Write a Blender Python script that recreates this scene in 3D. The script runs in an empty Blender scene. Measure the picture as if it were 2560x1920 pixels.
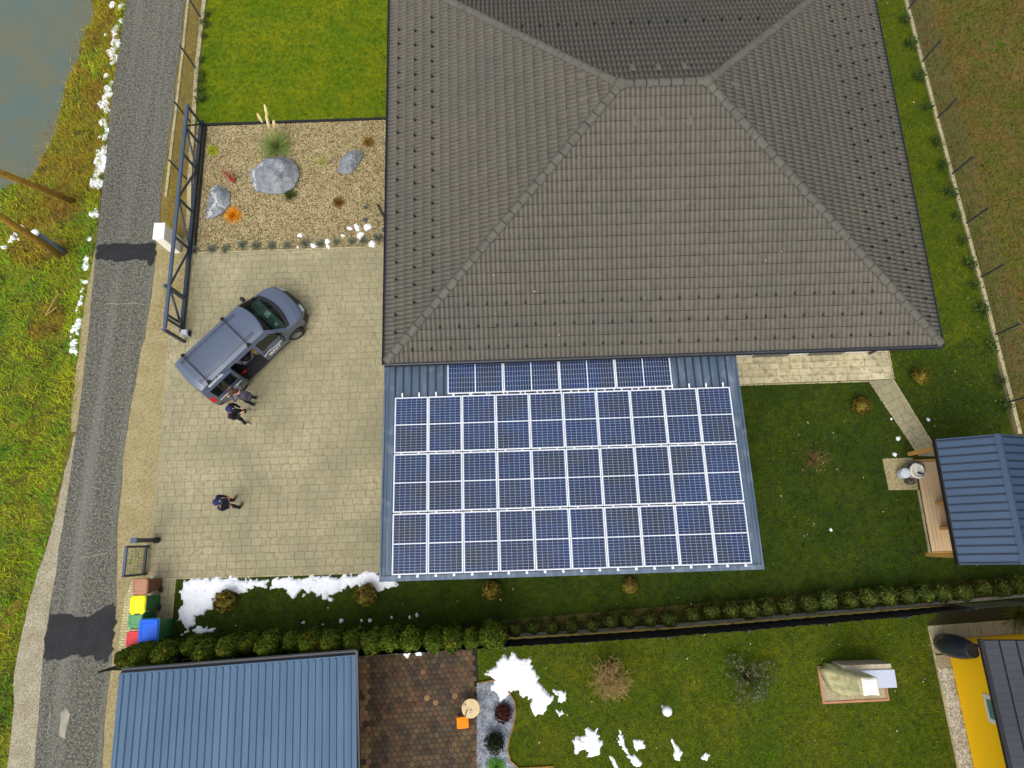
import bpy, bmesh, math, random
import numpy as np
from mathutils import Matrix, Vector

# ------------------------------------------------------------------ camera, sky, sun, exposure
scene = bpy.context.scene
CAM_H = 22.5
FOC = 1600.0                                     # focal length in photograph pixels (2560 wide)
M = np.array([[0.9994534559453196, 0.03302673137474306, 0.0014228189124398214],
              [-0.031776029557265065, 0.9716904659976763, -0.2341109186577902],
              [-0.009114457994464118, 0.2339377551912457, 0.9722088527428393]])   # camera axes in the world
cam_data = bpy.data.cameras.new('camera')
cam = bpy.data.objects.new('camera', cam_data)
scene.collection.objects.link(cam)
mw = Matrix([list(M[0]) + [0], list(M[1]) + [0], list(M[2]) + [CAM_H], [0, 0, 0, 1]])
cam.matrix_world = mw
cam_data.sensor_width = 36.0
cam_data.lens = 36.0 * FOC / 2560.0
cam_data.clip_end = 2000
cam_data.clip_start = 0.5
scene.camera = cam

SUN_EL, SUN_AZ = math.radians(58), math.radians(200)     # azimuth from north (+Y), clockwise
world = bpy.data.worlds.new('World'); scene.world = world
world.use_nodes = True
wn, wl = world.node_tree.nodes, world.node_tree.links
wn.clear()
sky = wn.new('ShaderNodeTexSky'); sky.sky_type = 'NISHITA'; sky.sun_disc = False
sky.sun_elevation = SUN_EL; sky.sun_rotation = SUN_AZ
sky.dust_density = 4.0; sky.air_density = 1.0; sky.ozone_density = 1.0
hs = wn.new('ShaderNodeHueSaturation'); hs.inputs['Saturation'].default_value = 0.36
bg = wn.new('ShaderNodeBackground'); bg.inputs['Strength'].default_value = 0.15
wo = wn.new('ShaderNodeOutputWorld')
wl.new(sky.outputs[0], hs.inputs['Color']); wl.new(hs.outputs[0], bg.inputs[0]); wl.new(bg.outputs[0], wo.inputs[0])
sd = bpy.data.lights.new('sun', 'SUN'); sd.energy = .6; sd.angle = math.radians(60); sd.color = (1.0, 0.96, 0.88)
sun = bpy.data.objects.new('sun', sd); scene.collection.objects.link(sun)
sdir = Vector((math.sin(SUN_AZ) * math.cos(SUN_EL), math.cos(SUN_AZ) * math.cos(SUN_EL), math.sin(SUN_EL)))
sun.rotation_euler = sdir.to_track_quat('Z', 'Y').to_euler()
sun.location = (0, -30, 40)
vs = scene.view_settings
vs.view_transform = 'Standard'; vs.look = 'None'; vs.exposure = 0.66; vs.gamma = 1.0; vs.use_curve_mapping = False
scene.cycles.max_bounces = 6; scene.cycles.transparent_max_bounces = 12

# ------------------------------------------------------------------ helpers
C = scene.collection
rnd = random.Random(7)
rng = np.random.default_rng(11)
PI = math.pi

def at(u, v, z=0.0):
    """point of the place, at height z, seen at photograph pixel (u, v)"""
    r = M @ np.array([(u - 1280) / FOC, -(v - 960) / FOC, -1.0])
    t = (z - CAM_H) / r[2]
    return np.array([r[0] * t, r[1] * t, z])

def zp(ox, oy, s, L, z=0.0):
    return [at(ox + a * s, oy + b * s, z) for a, b in L]

def link(o): C.objects.link(o); return o

def tag(o, label=None, cat=None, group=None, kind=None):
    if label: o['label'] = label
    if cat: o['category'] = cat
    if group: o['group'] = group
    if kind: o['kind'] = kind
    return o

def empty(name, loc, rz=0.0, label=None, cat=None, group=None, kind=None):
    o = bpy.data.objects.new(name, None); o.empty_display_size = 0.1
    link(o); o.location = loc; o.rotation_euler = (0, 0, rz)
    return tag(o, label, cat, group, kind)

def mesh_obj(name, me, mat=None, parent=None, smooth=False):
    if mat is not None and not me.materials:
        for m in (mat if isinstance(mat, (list, tuple)) else [mat]): me.materials.append(m)
    if smooth:
        me.polygons.foreach_set('use_smooth', np.ones(len(me.polygons), dtype=bool))
    o = bpy.data.objects.new(name, me); link(o)
    if parent is not None: o.parent = parent
    return o

def share(name, me, parent, mat4=None):
    o = bpy.data.objects.new(name, me); link(o); o.parent = parent
    if mat4 is not None: o.matrix_local = mat4
    return o

def copy_tree(o, parent=None):
    c = o.copy(); link(c); c.parent = parent
    for ch in list(o.children): copy_tree(ch, c)
    return c

def np_mesh(name, V, F):
    """V (n,3), F (m,k) all faces the same size"""
    me = bpy.data.meshes.new(name)
    V = np.asarray(V, dtype=np.float32); F = np.asarray(F, dtype=np.int32)
    k = F.shape[1]
    me.vertices.add(len(V)); me.vertices.foreach_set('co', V.ravel())
    me.loops.add(F.size); me.loops.foreach_set('vertex_index', F.ravel())
    me.polygons.add(len(F)); me.polygons.foreach_set('loop_start', np.arange(0, F.size, k, dtype=np.int32))
    me.update(calc_edges=True); me.validate()
    return me

class MB:
    def __init__(s): s.v = []; s.f = []; s.m = []; s.cur = 0
    def add(s, V, F):
        b = len(s.v); s.v += [tuple(p) for p in V]
        for q in F: s.f.append(tuple(b + i for i in q)); s.m.append(s.cur)
        return s
    def box(s, x0, x1, y0, y1, z0, z1):
        V = [(x0, y0, z0), (x1, y0, z0), (x1, y1, z0), (x0, y1, z0), (x0, y0, z1), (x1, y0, z1), (x1, y1, z1), (x0, y1, z1)]
        return s.add(V, [(0, 3, 2, 1), (4, 5, 6, 7), (0, 1, 5, 4), (1, 2, 6, 5), (2, 3, 7, 6), (3, 0, 4, 7)])
    def bar(s, a, b, w, h=None, up=(0, 0, 1)):
        a = Vector(a); b = Vector(b); d = (b - a).normalized(); u = Vector(up)
        if abs(d.dot(u)) > .98: u = Vector((1, 0, 0))
        x = d.cross(u).normalized(); y = x.cross(d).normalized(); h = h or w
        V = []
        for p in (a, b):
            for i, j in ((-1, -1), (1, -1), (1, 1), (-1, 1)): V.append(p + x * (i * w / 2) + y * (j * h / 2))
        return s.add(V, [(0, 1, 2, 3), (7, 6, 5, 4), (0, 4, 5, 1), (1, 5, 6, 2), (2, 6, 7, 3), (3, 7, 4, 0)])
    def tube(s, pts, rad, n=8, cap=True):
        pts = [Vector(p) for p in pts]; R = rad if isinstance(rad, (list, tuple)) else [rad] * len(pts)
        ref = None; V = []
        for i, p in enumerate(pts):
            d = (pts[min(i + 1, len(pts) - 1)] - pts[max(i - 1, 0)]).normalized()
            if ref is None:
                ref = Vector((0, 0, 1)) if abs(d.z) < .9 else Vector((1, 0, 0))
            x = d.cross(ref).normalized(); y = x.cross(d).normalized(); ref = y
            for k in range(n):
                a = 2 * PI * k / n; V.append(p + (x * math.cos(a) + y * math.sin(a)) * R[i])
        F = []
        for i in range(len(pts) - 1):
            for k in range(n):
                F.append((i * n + k, i * n + (k + 1) % n, (i + 1) * n + (k + 1) % n, (i + 1) * n + k))
        if cap: F.append(tuple(range(n - 1, -1, -1))); F.append(tuple(range((len(pts) - 1) * n, len(pts) * n)))
        return s.add(V, F)
    def lathe(s, prof, n=20, c=(0, 0, 0), cap=True):
        V = []; F = []
        for r, z in prof:
            for k in range(n):
                a = 2 * PI * k / n; V.append((c[0] + r * math.cos(a), c[1] + r * math.sin(a), c[2] + z))
        for i in range(len(prof) - 1):
            for k in range(n): F.append((i * n + k, i * n + (k + 1) % n, (i + 1) * n + (k + 1) % n, (i + 1) * n + k))
        if cap: F.append(tuple(range(n - 1, -1, -1))); F.append(tuple(range((len(prof) - 1) * n, len(prof) * n)))
        return s.add(V, F)
    def prism(s, poly, z0, z1):
        n = len(poly); V = [(p[0], p[1], z0) for p in poly] + [(p[0], p[1], z1) for p in poly]
        F = [tuple(range(n - 1, -1, -1)), tuple(range(n, 2 * n))] + [(i, (i + 1) % n, n + (i + 1) % n, n + i) for i in range(n)]
        return s.add(V, F)
    def stack(s, loops):
        """loops of equal length, first at the bottom; closed with caps"""
        n = len(loops[0]); V = [p for L in loops for p in L]; F = []
        for i in range(len(loops) - 1):
            for k in range(n): F.append((i * n + k, i * n + (k + 1) % n, (i + 1) * n + (k + 1) % n, (i + 1) * n + k))
        F.append(tuple(range(n - 1, -1, -1))); F.append(tuple(range((len(loops) - 1) * n, len(loops) * n)))
        return s.add(V, F)
    def ball(s, c, r, n=12, m=8):
        rx, ry, rz = r if isinstance(r, (tuple, list)) else (r, r, r)
        V = [(c[0], c[1], c[2] - rz)]; F = []
        for i in range(1, m):
            t = -PI / 2 + PI * i / m
            for k in range(n):
                a = 2 * PI * k / n
                V.append((c[0] + rx * math.cos(t) * math.cos(a), c[1] + ry * math.cos(t) * math.sin(a), c[2] + rz * math.sin(t)))
        V.append((c[0], c[1], c[2] + rz)); T = len(V) - 1
        for k in range(n):
            F.append((0, 1 + (k + 1) % n, 1 + k)); F.append((T, T - n + k, T - n + (k + 1) % n))
        for i in range(m - 2):
            for k in range(n): F.append((1 + i * n + k, 1 + i * n + (k + 1) % n, 1 + (i + 1) * n + (k + 1) % n, 1 + (i + 1) * n + k))
        return s.add(V, F)
    def mesh(s, name):
        me = bpy.data.meshes.new(name); me.from_pydata(s.v, [], s.f); 
        if any(s.m): me.polygons.foreach_set('material_index', s.m)
        me.update(); return me
    def build(s, name, mat, parent=None, smooth=False):
        return mesh_obj(name, s.mesh(name), mat, parent, smooth)

def rrect(cx, cy, sx, sy, r, z, n=4):
    out = []
    for qx, qy, a0 in ((1, 1, 0), (-1, 1, PI / 2), (-1, -1, PI), (1, -1, 1.5 * PI)):
        for k in range(n + 1):
            a = a0 + PI / 2 * k / n
            out.append((cx + qx * (sx / 2 - r) + r * math.cos(a), cy + qy * (sy / 2 - r) + r * math.sin(a), z))
    return out

# --- value noise (numpy) and polygon tools
def vnoise(x, y, seed=0):
    xi = np.floor(x).astype(np.int64); yi = np.floor(y).astype(np.int64)
    fx = x - xi; fy = y - yi; fx = fx * fx * (3 - 2 * fx); fy = fy * fy * (3 - 2 * fy)
    def h(a, b):
        n = (a * 374761393 + b * 668265263 + seed * 1442695041) & 0x7fffffff
        n = ((n ^ (n >> 13)) * 1274126177) & 0x7fffffff
        return ((n ^ (n >> 16)) & 0xffff) / 65535.0
    return (h(xi, yi) * (1 - fx) + h(xi + 1, yi) * fx) * (1 - fy) + (h(xi, yi + 1) * (1 - fx) + h(xi + 1, yi + 1) * fx) * fy

def fbm(x, y, seed=0, o=4):
    t = 0; a = .5
    for i in range(o): t = t + a * vnoise(x * 2 ** i, y * 2 ** i, seed + i); a *= .5
    return t

def inside(px, py, poly):
    r = np.zeros(px.shape, bool); n = len(poly)
    for i in range(n):
        x0, y0 = poly[i][0], poly[i][1]; x1, y1 = poly[(i + 1) % n][0], poly[(i + 1) % n][1]
        c = ((y0 > py) != (y1 > py)) & (px < (x1 - x0) * (py - y0) / (y1 - y0 + 1e-12) + x0)
        r ^= c
    return r

def edge_dist(px, py, poly):
    d = np.full(px.shape, 1e9); n = len(poly)
    for i in range(n):
        x0, y0 = poly[i][0], poly[i][1]; x1, y1 = poly[(i + 1) % n][0], poly[(i + 1) % n][1]
        dx, dy = x1 - x0, y1 - y0; L = dx * dx + dy * dy + 1e-12
        t = np.clip(((px - x0) * dx + (py - y0) * dy) / L, 0, 1)
        d = np.minimum(d, np.hypot(px - x0 - t * dx, py - y0 - t * dy))
    return d

def sdist(px, py, poly):
    d = edge_dist(px, py, poly); return np.where(inside(px, py, poly), d, -d)

def scatter(poly, dens, holes=()):
    P = np.array([(p[0], p[1]) for p in poly]); lo = P.min(0); hi = P.max(0)
    n = int((hi - lo).prod() * dens); q = rng.random((n, 2)) * (hi - lo) + lo
    k = inside(q[:, 0], q[:, 1], poly)
    for h in holes: k &= ~inside(q[:, 0], q[:, 1], h)
    return q[k]

def clip_poly(sub, clip):
    """Sutherland-Hodgman; clip convex and counter-clockwise"""
    out = list(sub)
    n = len(clip)
    for i in range(n):
        ax, ay = clip[i][:2]; bx, by = clip[(i + 1) % n][:2]
        inp = out; out = []
        if not inp: return []
        def side(p): return (bx - ax) * (p[1] - ay) - (by - ay) * (p[0] - ax)
        for j in range(len(inp)):
            p, q = inp[j], inp[(j + 1) % len(inp)]; sp, sq = side(p), side(q)
            if sp >= 0: out.append(p)
            if (sp >= 0) != (sq >= 0):
                t = sp / (sp - sq); out.append((p[0] + (q[0] - p[0]) * t, p[1] + (q[1] - p[1]) * t))
    return out

def area(p): return .5 * abs(sum(p[i][0] * p[(i + 1) % len(p)][1] - p[(i + 1) % len(p)][0] * p[i][1] for i in range(len(p))))

# ------------------------------------------------------------------ materials
def lin(r, g, b):
    f = lambda c: (c / 12.92 if c <= .04045 else ((c + .055) / 1.055) ** 2.4)
    return (f(r / 255), f(g / 255), f(b / 255), 1)

def new_mat(name):
    m = bpy.data.materials.new(name); m.use_nodes = True
    nt = m.node_tree; b = nt.nodes['Principled BSDF']
    return m, nt.nodes, nt.links, b

def set_in(b, **k):
    for a, v in k.items():
        a = a.replace('_', ' ')
        if a in b.inputs: b.inputs[a].default_value = v

def surf(name, c1, c2=None, scale=4.0, rough=.8, c3=None, scale2=40.0, f3=.35, piece=0.0, bump=0.0, bscale=60.0, metal=0.0,
         spec=.3, coat=0.0, detail=5.0, sharp=.5, hue=0.0):
    """procedural surface: two colours mixed by world-space noise, a third one by a finer noise, lightness and hue change from piece to piece"""
    m, N, L, b = new_mat(name)
    set_in(b, Roughness=rough, Metallic=metal, Specular_IOR_Level=spec, Coat_Weight=coat, Coat_Roughness=.15)
    geo = N.new('ShaderNodeNewGeometry'); pos = geo.outputs['Position']
    col = None
    def noise(sc, det=detail):
        t = N.new('ShaderNodeTexNoise'); t.inputs['Scale'].default_value = sc; t.inputs['Detail'].default_value = det
        L.new(pos, t.inputs['Vector']); return t.outputs['Fac']
    def mix(f, a, c):
        x = N.new('ShaderNodeMix'); x.data_type = 'RGBA'
        if hasattr(f, 'node'): L.new(f, x.inputs[0])
        else: x.inputs[0].default_value = f
        for s, i in ((a, 6), (c, 7)):
            if hasattr(s, 'node'): L.new(s, x.inputs[i])
            else: x.inputs[i].default_value = s
        return x.outputs[2]
    def ramp(f, lo, hi):
        r = N.new('ShaderNodeMapRange'); L.new(f, r.inputs[0]); r.inputs[1].default_value = lo; r.inputs[2].default_value = hi
        return r.outputs[0]
    if c2 is None: col = None
    else: col = mix(ramp(noise(scale), .5 - sharp * .4, .5 + sharp * .4), c1, c2)
    cur = col if col is not None else c1
    if c3 is not None: cur = mix(ramp(noise(scale2, 3), .62 - f3 * .5, .72), cur, c3)
    if piece or hue:
        oi = N.new('ShaderNodeObjectInfo'); ad = N.new('ShaderNodeMath'); ad.operation = 'ADD'
        L.new(geo.outputs['Random Per Island'], ad.inputs[0]); L.new(oi.outputs['Random'], ad.inputs[1])
        fr = N.new('ShaderNodeMath'); fr.operation = 'FRACT'; L.new(ad.outputs[0], fr.inputs[0])
        h = N.new('ShaderNodeHueSaturation')
        v = N.new('ShaderNodeMapRange'); L.new(fr.outputs[0], v.inputs[0]); v.inputs[3].default_value = 1 - piece; v.inputs[4].default_value = 1 + piece
        L.new(v.outputs[0], h.inputs['Value'])
        if hue:
            m7 = N.new('ShaderNodeMath'); m7.operation = 'MULTIPLY'; L.new(fr.outputs[0], m7.inputs[0]); m7.inputs[1].default_value = 7.31
            f7 = N.new('ShaderNodeMath'); f7.operation = 'FRACT'; L.new(m7.outputs[0], f7.inputs[0])
            hh = N.new('ShaderNodeMapRange'); L.new(f7.outputs[0], hh.inputs[0]); hh.inputs[3].default_value = .5 - hue; hh.inputs[4].default_value = .5 + hue
            L.new(hh.outputs[0], h.inputs['Hue'])
        if hasattr(cur, 'node'): L.new(cur, h.inputs['Color'])
        else: h.inputs['Color'].default_value = cur
        cur = h.outputs[0]
    if hasattr(cur, 'node'): L.new(cur, b.inputs['Base Color'])
    else: b.inputs['Base Color'].default_value = cur
    if bump:
        bp = N.new('ShaderNodeBump'); bp.inputs['Strength'].default_value = bump; bp.inputs['Distance'].default_value = .02
        L.new(noise(bscale, 4), bp.inputs['Height']); L.new(bp.outputs[0], b.inputs['Normal'])
    return m

def glass_mat(name, tint, alpha=.35):
    m, N, L, b = new_mat(name)
    out = [n for n in N if n.type == 'OUTPUT_MATERIAL'][0]
    t = N.new('ShaderNodeBsdfTransparent'); t.inputs[0].default_value = tint
    set_in(b, Base_Color=(.01, .015, .015, 1), Roughness=.04, Specular_IOR_Level=.6)
    mx = N.new('ShaderNodeMixShader'); mx.inputs[0].default_value = alpha
    L.new(t.outputs[0], mx.inputs[1]); L.new(b.outputs[0], mx.inputs[2]); L.new(mx.outputs[0], out.inputs[0])
    return m
# ------------------------------------------------------------------ the setting: ground, road, lawns, paving
MT = {}
MT['ground'] = surf('rough_field', lin(84, 78, 32), lin(104, 80, 48), .35, .95, lin(66, 76, 20), 3.0, .5, bump=.4, bscale=30)
MT['meadow'] = surf('meadow_soil', lin(96, 104, 26), lin(118, 100, 34), .5, .95, lin(46, 50, 18), 2.5, .5, bump=.5, bscale=20)
MT['asphalt'] = surf('asphalt', lin(94, 92, 81), lin(60, 62, 56), 9.0, .9, lin(136, 134, 122), 17.0, .25, bump=.6, bscale=60, detail=10, sharp=.3)
def tracks(m, light, sc=(2.1, .10, 1), amt=.40):
    """wheel tracks: a pale wear that runs along the road"""
    N, L = m.node_tree.nodes, m.node_tree.links; b = N['Principled BSDF']; src = b.inputs['Base Color'].links[0].from_socket
    g = N.new('ShaderNodeNewGeometry'); mp = N.new('ShaderNodeMapping'); mp.inputs['Scale'].default_value = sc; L.new(g.outputs['Position'], mp.inputs['Vector'])
    t = N.new('ShaderNodeTexNoise'); t.inputs['Scale'].default_value = 1.0; t.inputs['Detail'].default_value = 5; L.new(mp.outputs[0], t.inputs['Vector'])
    r = N.new('ShaderNodeMapRange'); r.inputs[1].default_value = .48; r.inputs[2].default_value = .68; r.inputs[4].default_value = amt; L.new(t.outputs['Fac'], r.inputs[0])
    x = N.new('ShaderNodeMix'); x.data_type = 'RGBA'; L.new(r.outputs[0], x.inputs[0]); L.new(src, x.inputs[6]); x.inputs[7].default_value = light; L.new(x.outputs[2], b.inputs['Base Color'])
tracks(MT['asphalt'], lin(124, 123, 114), (1.5, .05, 1), .5)
MT['asphalt_new'] = surf('fresh_asphalt', lin(22, 23, 26), lin(36, 36, 39), 2.5, .75, lin(70, 70, 68), 45.0, .1, bump=.4, bscale=90)
MT['shoulder'] = surf('pale_gravel', lin(172, 164, 142), lin(148, 140, 116), 2.0, .95, lin(108, 100, 78), 22.0, .45, bump=.6, bscale=50)
MT['sand'] = surf('sandy_verge', lin(158, 146, 110), lin(142, 130, 92), 1.6, .95, lin(122, 110, 72), 12.0, .35, bump=.5, bscale=50)
MT['dryverge'] = surf('dry_brown_verge', lin(112, 88, 44), lin(132, 112, 62), 2.0, .95, lin(92, 92, 30), 8.0, .4, bump=.6, bscale=45)
MT['lawn_soil_n'] = surf('lawn_bright_soil', lin(88, 106, 0), lin(112, 116, 4), .7, 1, lin(54, 84, 6), 5, .5)
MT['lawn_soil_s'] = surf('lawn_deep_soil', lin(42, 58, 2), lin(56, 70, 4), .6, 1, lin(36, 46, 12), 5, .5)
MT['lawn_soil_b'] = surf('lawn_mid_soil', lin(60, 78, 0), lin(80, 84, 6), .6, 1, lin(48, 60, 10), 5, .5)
MT['blade_n'] = surf('grass_bright', lin(108, 130, 0), lin(146, 146, 0), .7, 1, lin(66, 98, 0), 2.2, .65, piece=.34, hue=.012, spec=.03, sharp=.25)
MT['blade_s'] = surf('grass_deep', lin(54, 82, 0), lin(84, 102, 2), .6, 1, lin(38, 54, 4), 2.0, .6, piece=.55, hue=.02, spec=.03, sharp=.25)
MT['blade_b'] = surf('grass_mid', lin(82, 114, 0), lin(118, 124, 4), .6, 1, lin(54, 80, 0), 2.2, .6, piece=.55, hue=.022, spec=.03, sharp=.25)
MT['blade_meadow'] = surf('meadow_grass', lin(128, 156, 20), lin(164, 160, 30), .32, 1, lin(84, 136, 32), .9, .5, piece=.4, hue=.025, spec=.15, sharp=.4)
MT['blade_dry'] = surf('dry_meadow_grass', lin(160, 140, 34), lin(128, 98, 36), .5, 1, lin(140, 146, 34), 1.1, .4, piece=.4, hue=.02, spec=.1)
MT['blade_field'] = surf('field_weeds', lin(96, 94, 22), lin(110, 80, 44), .3, 1, lin(76, 94, 18), .9, .45, piece=.4, hue=.02, spec=.1)
MT['snow'] = surf('snow', (.86, .88, .91, 1), (.78, .80, .85, 1), 2.5, .7, (.62, .62, .60, 1), 18, .12, bump=.6, bscale=14, spec=.15)
MT['paver'] = surf('beige_paver', lin(161, 152, 121), lin(136, 131, 104), .5, .9, lin(134, 126, 96), 7.0, .3, sharp=.35, piece=.05, hue=.006, bump=.25, bscale=70)
MT['joint'] = surf('paver_joint', lin(140, 130, 92), lin(124, 120, 76), 3, .95)
MT['path_paver'] = surf('pale_path_paver', lin(190, 180, 150), lin(172, 162, 128), .8, .85, lin(142, 130, 94), 6.0, .3, piece=.12, bump=.25, bscale=70)
MT['hex'] = surf('brown_hexagon_paver', lin(96, 72, 48), lin(62, 54, 42), .45, .8, lin(52, 50, 40), 3, .3, piece=.32, hue=.025, bump=.3, bscale=60)
MT['hexjoint'] = surf('dark_joint', lin(44, 34, 22), lin(36, 32, 20), 3, .95)
MT['gravel_bed'] = surf('gravel_bed', lin(120, 102, 62), lin(96, 80, 48), 30, .95, lin(70, 58, 34), 60, .4)
MT['pebble'] = surf('river_pebble', lin(162, 149, 110), lin(142, 128, 92), 2, .75, piece=.55, hue=.02)
MT['grey_pebble'] = surf('grey_pebble', lin(150, 156, 164), lin(100, 106, 114), 5, .7, piece=.5)
MT['concrete'] = surf('concrete', lin(176, 166, 128), lin(156, 148, 112), 1.5, .9, lin(126, 116, 80), 9, .3, bump=.3)
MT['grey_concrete'] = surf('grey_concrete', lin(158, 154, 140), lin(138, 136, 122), 2, .9, lin(110, 106, 92), 14, .3, bump=.3)
MT['black'] = surf('black_plastic', lin(26, 26, 28), lin(34, 34, 36), 4, .6)
MT['darkmetal'] = surf('anthracite_metal', lin(48, 54, 62), lin(56, 62, 70), 3, .45, spec=.5)

def sheet(name, poly, z, mat, kind='structure', parent=None):
    b = MB(); b.add([(p[0], p[1], z) for p in poly], [tuple(range(len(poly)))])
    o = b.build(name, mat, parent)
    me = o.data
    if me.polygons[0].normal.z < 0: me.flip_normals()
    if parent is None: tag(o, kind=kind)
    return o

# far ground (east of the road) and the meadow with its flooded hollow (west of it)
sheet('ground', [(-15.0, -300), (320, -300), (320, 320), (-15.0, 320)], -.08, MT['ground'])

POND = [at(*p) for p in ((-160, -260), (235, -160), (212, 30), (182, 120), (150, 215), (120, 320), (84, 400), (30, 450), (-200, 560))]
def meadow_h(x, y):
    w = np.clip((-15.75 - x) / .9, 0, 1)
    ditch = np.exp(-((x + 17.0 + .25 * np.sin(y * .4)) / .45) ** 2) * np.clip((13.5 - y) / 3, 0, 1)
    h = -.03 - .10 * w - .16 * ditch + .22 * w * (fbm(x * .8, y * .8, 5) - .5)
    sdp = sdist(x, y, POND)
    return h - .62 * np.clip((sdp + .6 + .9 * (fbm(x * .9, y * .9, 9) - .5)) / 1.6, 0, 1)
xs = np.concatenate([-15.6 - np.arange(0, 8.2, .14), -24 - np.geomspace(.4, 300, 26)])[::-1]
ys = np.concatenate([-10 - np.geomspace(.5, 290, 22)[::-1], np.arange(-10, 29, .18), 29 + np.geomspace(.4, 290, 22)])
X, Y = np.meshgrid(xs, ys, indexing='ij')
Z = meadow_h(X, Y)
ni, nj = X.shape
I = np.arange(ni * nj).reshape(ni, nj)
F = np.stack([I[:-1, :-1], I[1:, :-1], I[1:, 1:], I[:-1, 1:]], -1).reshape(-1, 4)
tag(mesh_obj('meadow', np_mesh('meadow', np.stack([X, Y, Z], -1).reshape(-1, 3), F), MT['meadow'], smooth=True), kind='structure')
m, N, L, b = new_mat('murky_water')
set_in(b, Roughness=.12, Specular_IOR_Level=.5)
g = N.new('ShaderNodeNewGeometry'); t = N.new('ShaderNodeTexNoise'); t.inputs['Scale'].default_value = .7; t.inputs['Detail'].default_value = 6
L.new(g.outputs['Position'], t.inputs['Vector'])
cr = N.new('ShaderNodeValToRGB'); cr.color_ramp.elements[0].position = .30; cr.color_ramp.elements[1].position = .72
cr.color_ramp.elements[0].color = lin(78, 96, 90); cr.color_ramp.elements[1].color = lin(98, 96, 72)
L.new(t.outputs['Fac'], cr.inputs[0]); L.new(cr.outputs[0], b.inputs['Base Color'])
t2 = N.new('ShaderNodeTexNoise'); t2.inputs['Scale'].default_value = 6; L.new(g.outputs['Position'], t2.inputs['Vector'])
bp = N.new('ShaderNodeBump'); bp.inputs['Strength'].default_value = .08; L.new(t2.outputs['Fac'], bp.inputs['Height']); L.new(bp.outputs[0], b.inputs['Normal'])
sheet('water', [at(*p) for p in ((-260, -320), (300, -220), (262, 30), (232, 120), (200, 215), (170, 330), (130, 440), (60, 520), (-200, 640))], -.36, m)

# road with shoulders and repaired patches
RL = [(-15.9, 300), (-15.9, 22.8), (-15.98, 18.6), (-15.88, 14.8), (-15.81, 11.3), (-15.69, 8.1), (-15.67, 5.3), (-15.65, 2.8), (-15.72, .3), (-15.78, -2.0), (-15.78, -3.4), (-15.62, -6.6), (-15.6, -300)]
RR = [(-13.40, 300), (-13.40, 22.7), (-13.44, 17.2), (-13.50, 13.6), (-13.50, 10.9), (-13.51, 8.65), (-13.73, 6.2), (-13.88, 3.55), (-13.84, 1.3), (-13.61, -1.6), (-13.50, -3.5), (-13.58, -4.8), (-13.45, -6.7), (-13.4, -300)]
def wobble(L, amp, seed, step=.35):
    out = []
    for (x0, y0), (x1, y1) in zip(L[:-1], L[1:]):
        n = 1 if abs(y1 - y0) > 60 else max(1, int(abs(y1 - y0) / step))
        for k in range(n): 
            t = k / n; y = y0 + (y1 - y0) * t
            out.append((x0 + (x1 - x0) * t + amp * (float(fbm(np.array([y * 1.7]), np.array([seed * 3.1]), seed)[0]) - .47) * 2, y))
    out.append(L[-1]); return out
sheet('road', wobble(RL, .05, 1) + wobble(RR, .10, 2)[::-1], 0.0, MT['asphalt'])
sheet('road_shoulder', [(-15.4, 4.4), (-15.75, 4.0)] + wobble([(-15.8, 3.6), (-16.02, 1.3), (-16.2, -.2), (-16.45, -1.4), (-16.62, -2.6), (-16.65, -3.8), (-16.5, -5.6), (-16.45, -7), (-16.4, -40)], .14, 3) + [(-15.4, -40)], -.012, MT['shoulder'])
sheet('road_shoulder', [(-15.5, 11.0)] + wobble([(-15.84, 11.3), (-16.0, 9), (-15.95, 7), (-15.95, 5.2), (-15.85, 4.2)], .08, 14) + [(-15.4, 4.2)], -.010, MT['sand'])
sheet('verge', [(-13.0, -3.75), (-13.9, -3.75), (-14.2, 1.3), (-14.2, 3.6), (-13.95, 6.2), (-13.8, 9.6), (-13.8, 11.6), (-12.0, 11.6), (-12.3, 7), (-12.4, -3.75)], -.014, MT['sand'])
sheet('verge', [(-13.9, 11.6), (-13.8, 60), (-12.4, 60), (-11.9, 11.6)], -.018, MT['dryverge'])
sheet('verge', [(-13.9, -40), (-14.0, -3.75), (-11.4, -3.75), (-11.4, -40)], -.014, MT['sand'])
# pale kerb stones along the road
def kerb_line(name, pts, w, z0, z1, mat, label=None, cat=None):
    b = MB()
    for p, q in zip(pts[:-1], pts[1:]): b.bar((p[0], p[1], (z0 + z1) / 2), (q[0], q[1], (z0 + z1) / 2), w, z1 - z0)
    o = b.build(name, mat)
    return tag(o, kind='structure') if not label else tag(o, label, cat)
kerb_line('kerb', [(-13.25, 60), (-13.25, 20), (-13.3, 16), (-13.32, 13.4)], .10, -.05, .03, MT['concrete'])
def patch(poly, name='asphalt_patch'):
    q = []
    for i in range(len(poly)):
        a, c = poly[i], poly[(i + 1) % len(poly)]
        n = max(1, int(math.dist(a[:2], c[:2]) / .07))
        for k in range(n):
            t = k / n; x, y = a[0] + (c[0] - a[0]) * t, a[1] + (c[1] - a[1]) * t
            j = .26 * (float(fbm(np.array([x * 6.0]), np.array([y * 6.0]), 31)[0]) - .47) + rnd.uniform(-.02, .02)
            q.append((x + j, y + j * .8))
    sheet(name, q, .005, MT['asphalt_new'])
patch(zp(0, 440, .2773, [(868, 630), (1030, 600), (1200, 615), (1400, 590), (1405, 690), (1370, 810), (1310, 770), (1180, 755), (1060, 775), (990, 760), (868, 765)]))
patch(zp(0, 1280, .3857, [(320, 650), (450, 665), (560, 690), (640, 640), (745, 580), (748, 780), (715, 960), (670, 975), (590, 930), (480, 930), (400, 960), (278, 950), (300, 780)]))
MT['asphalt_worn'] = surf('worn_pale_asphalt', lin(160, 152, 134), lin(126, 124, 112), 3, .9, bump=.4, bscale=60)
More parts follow.
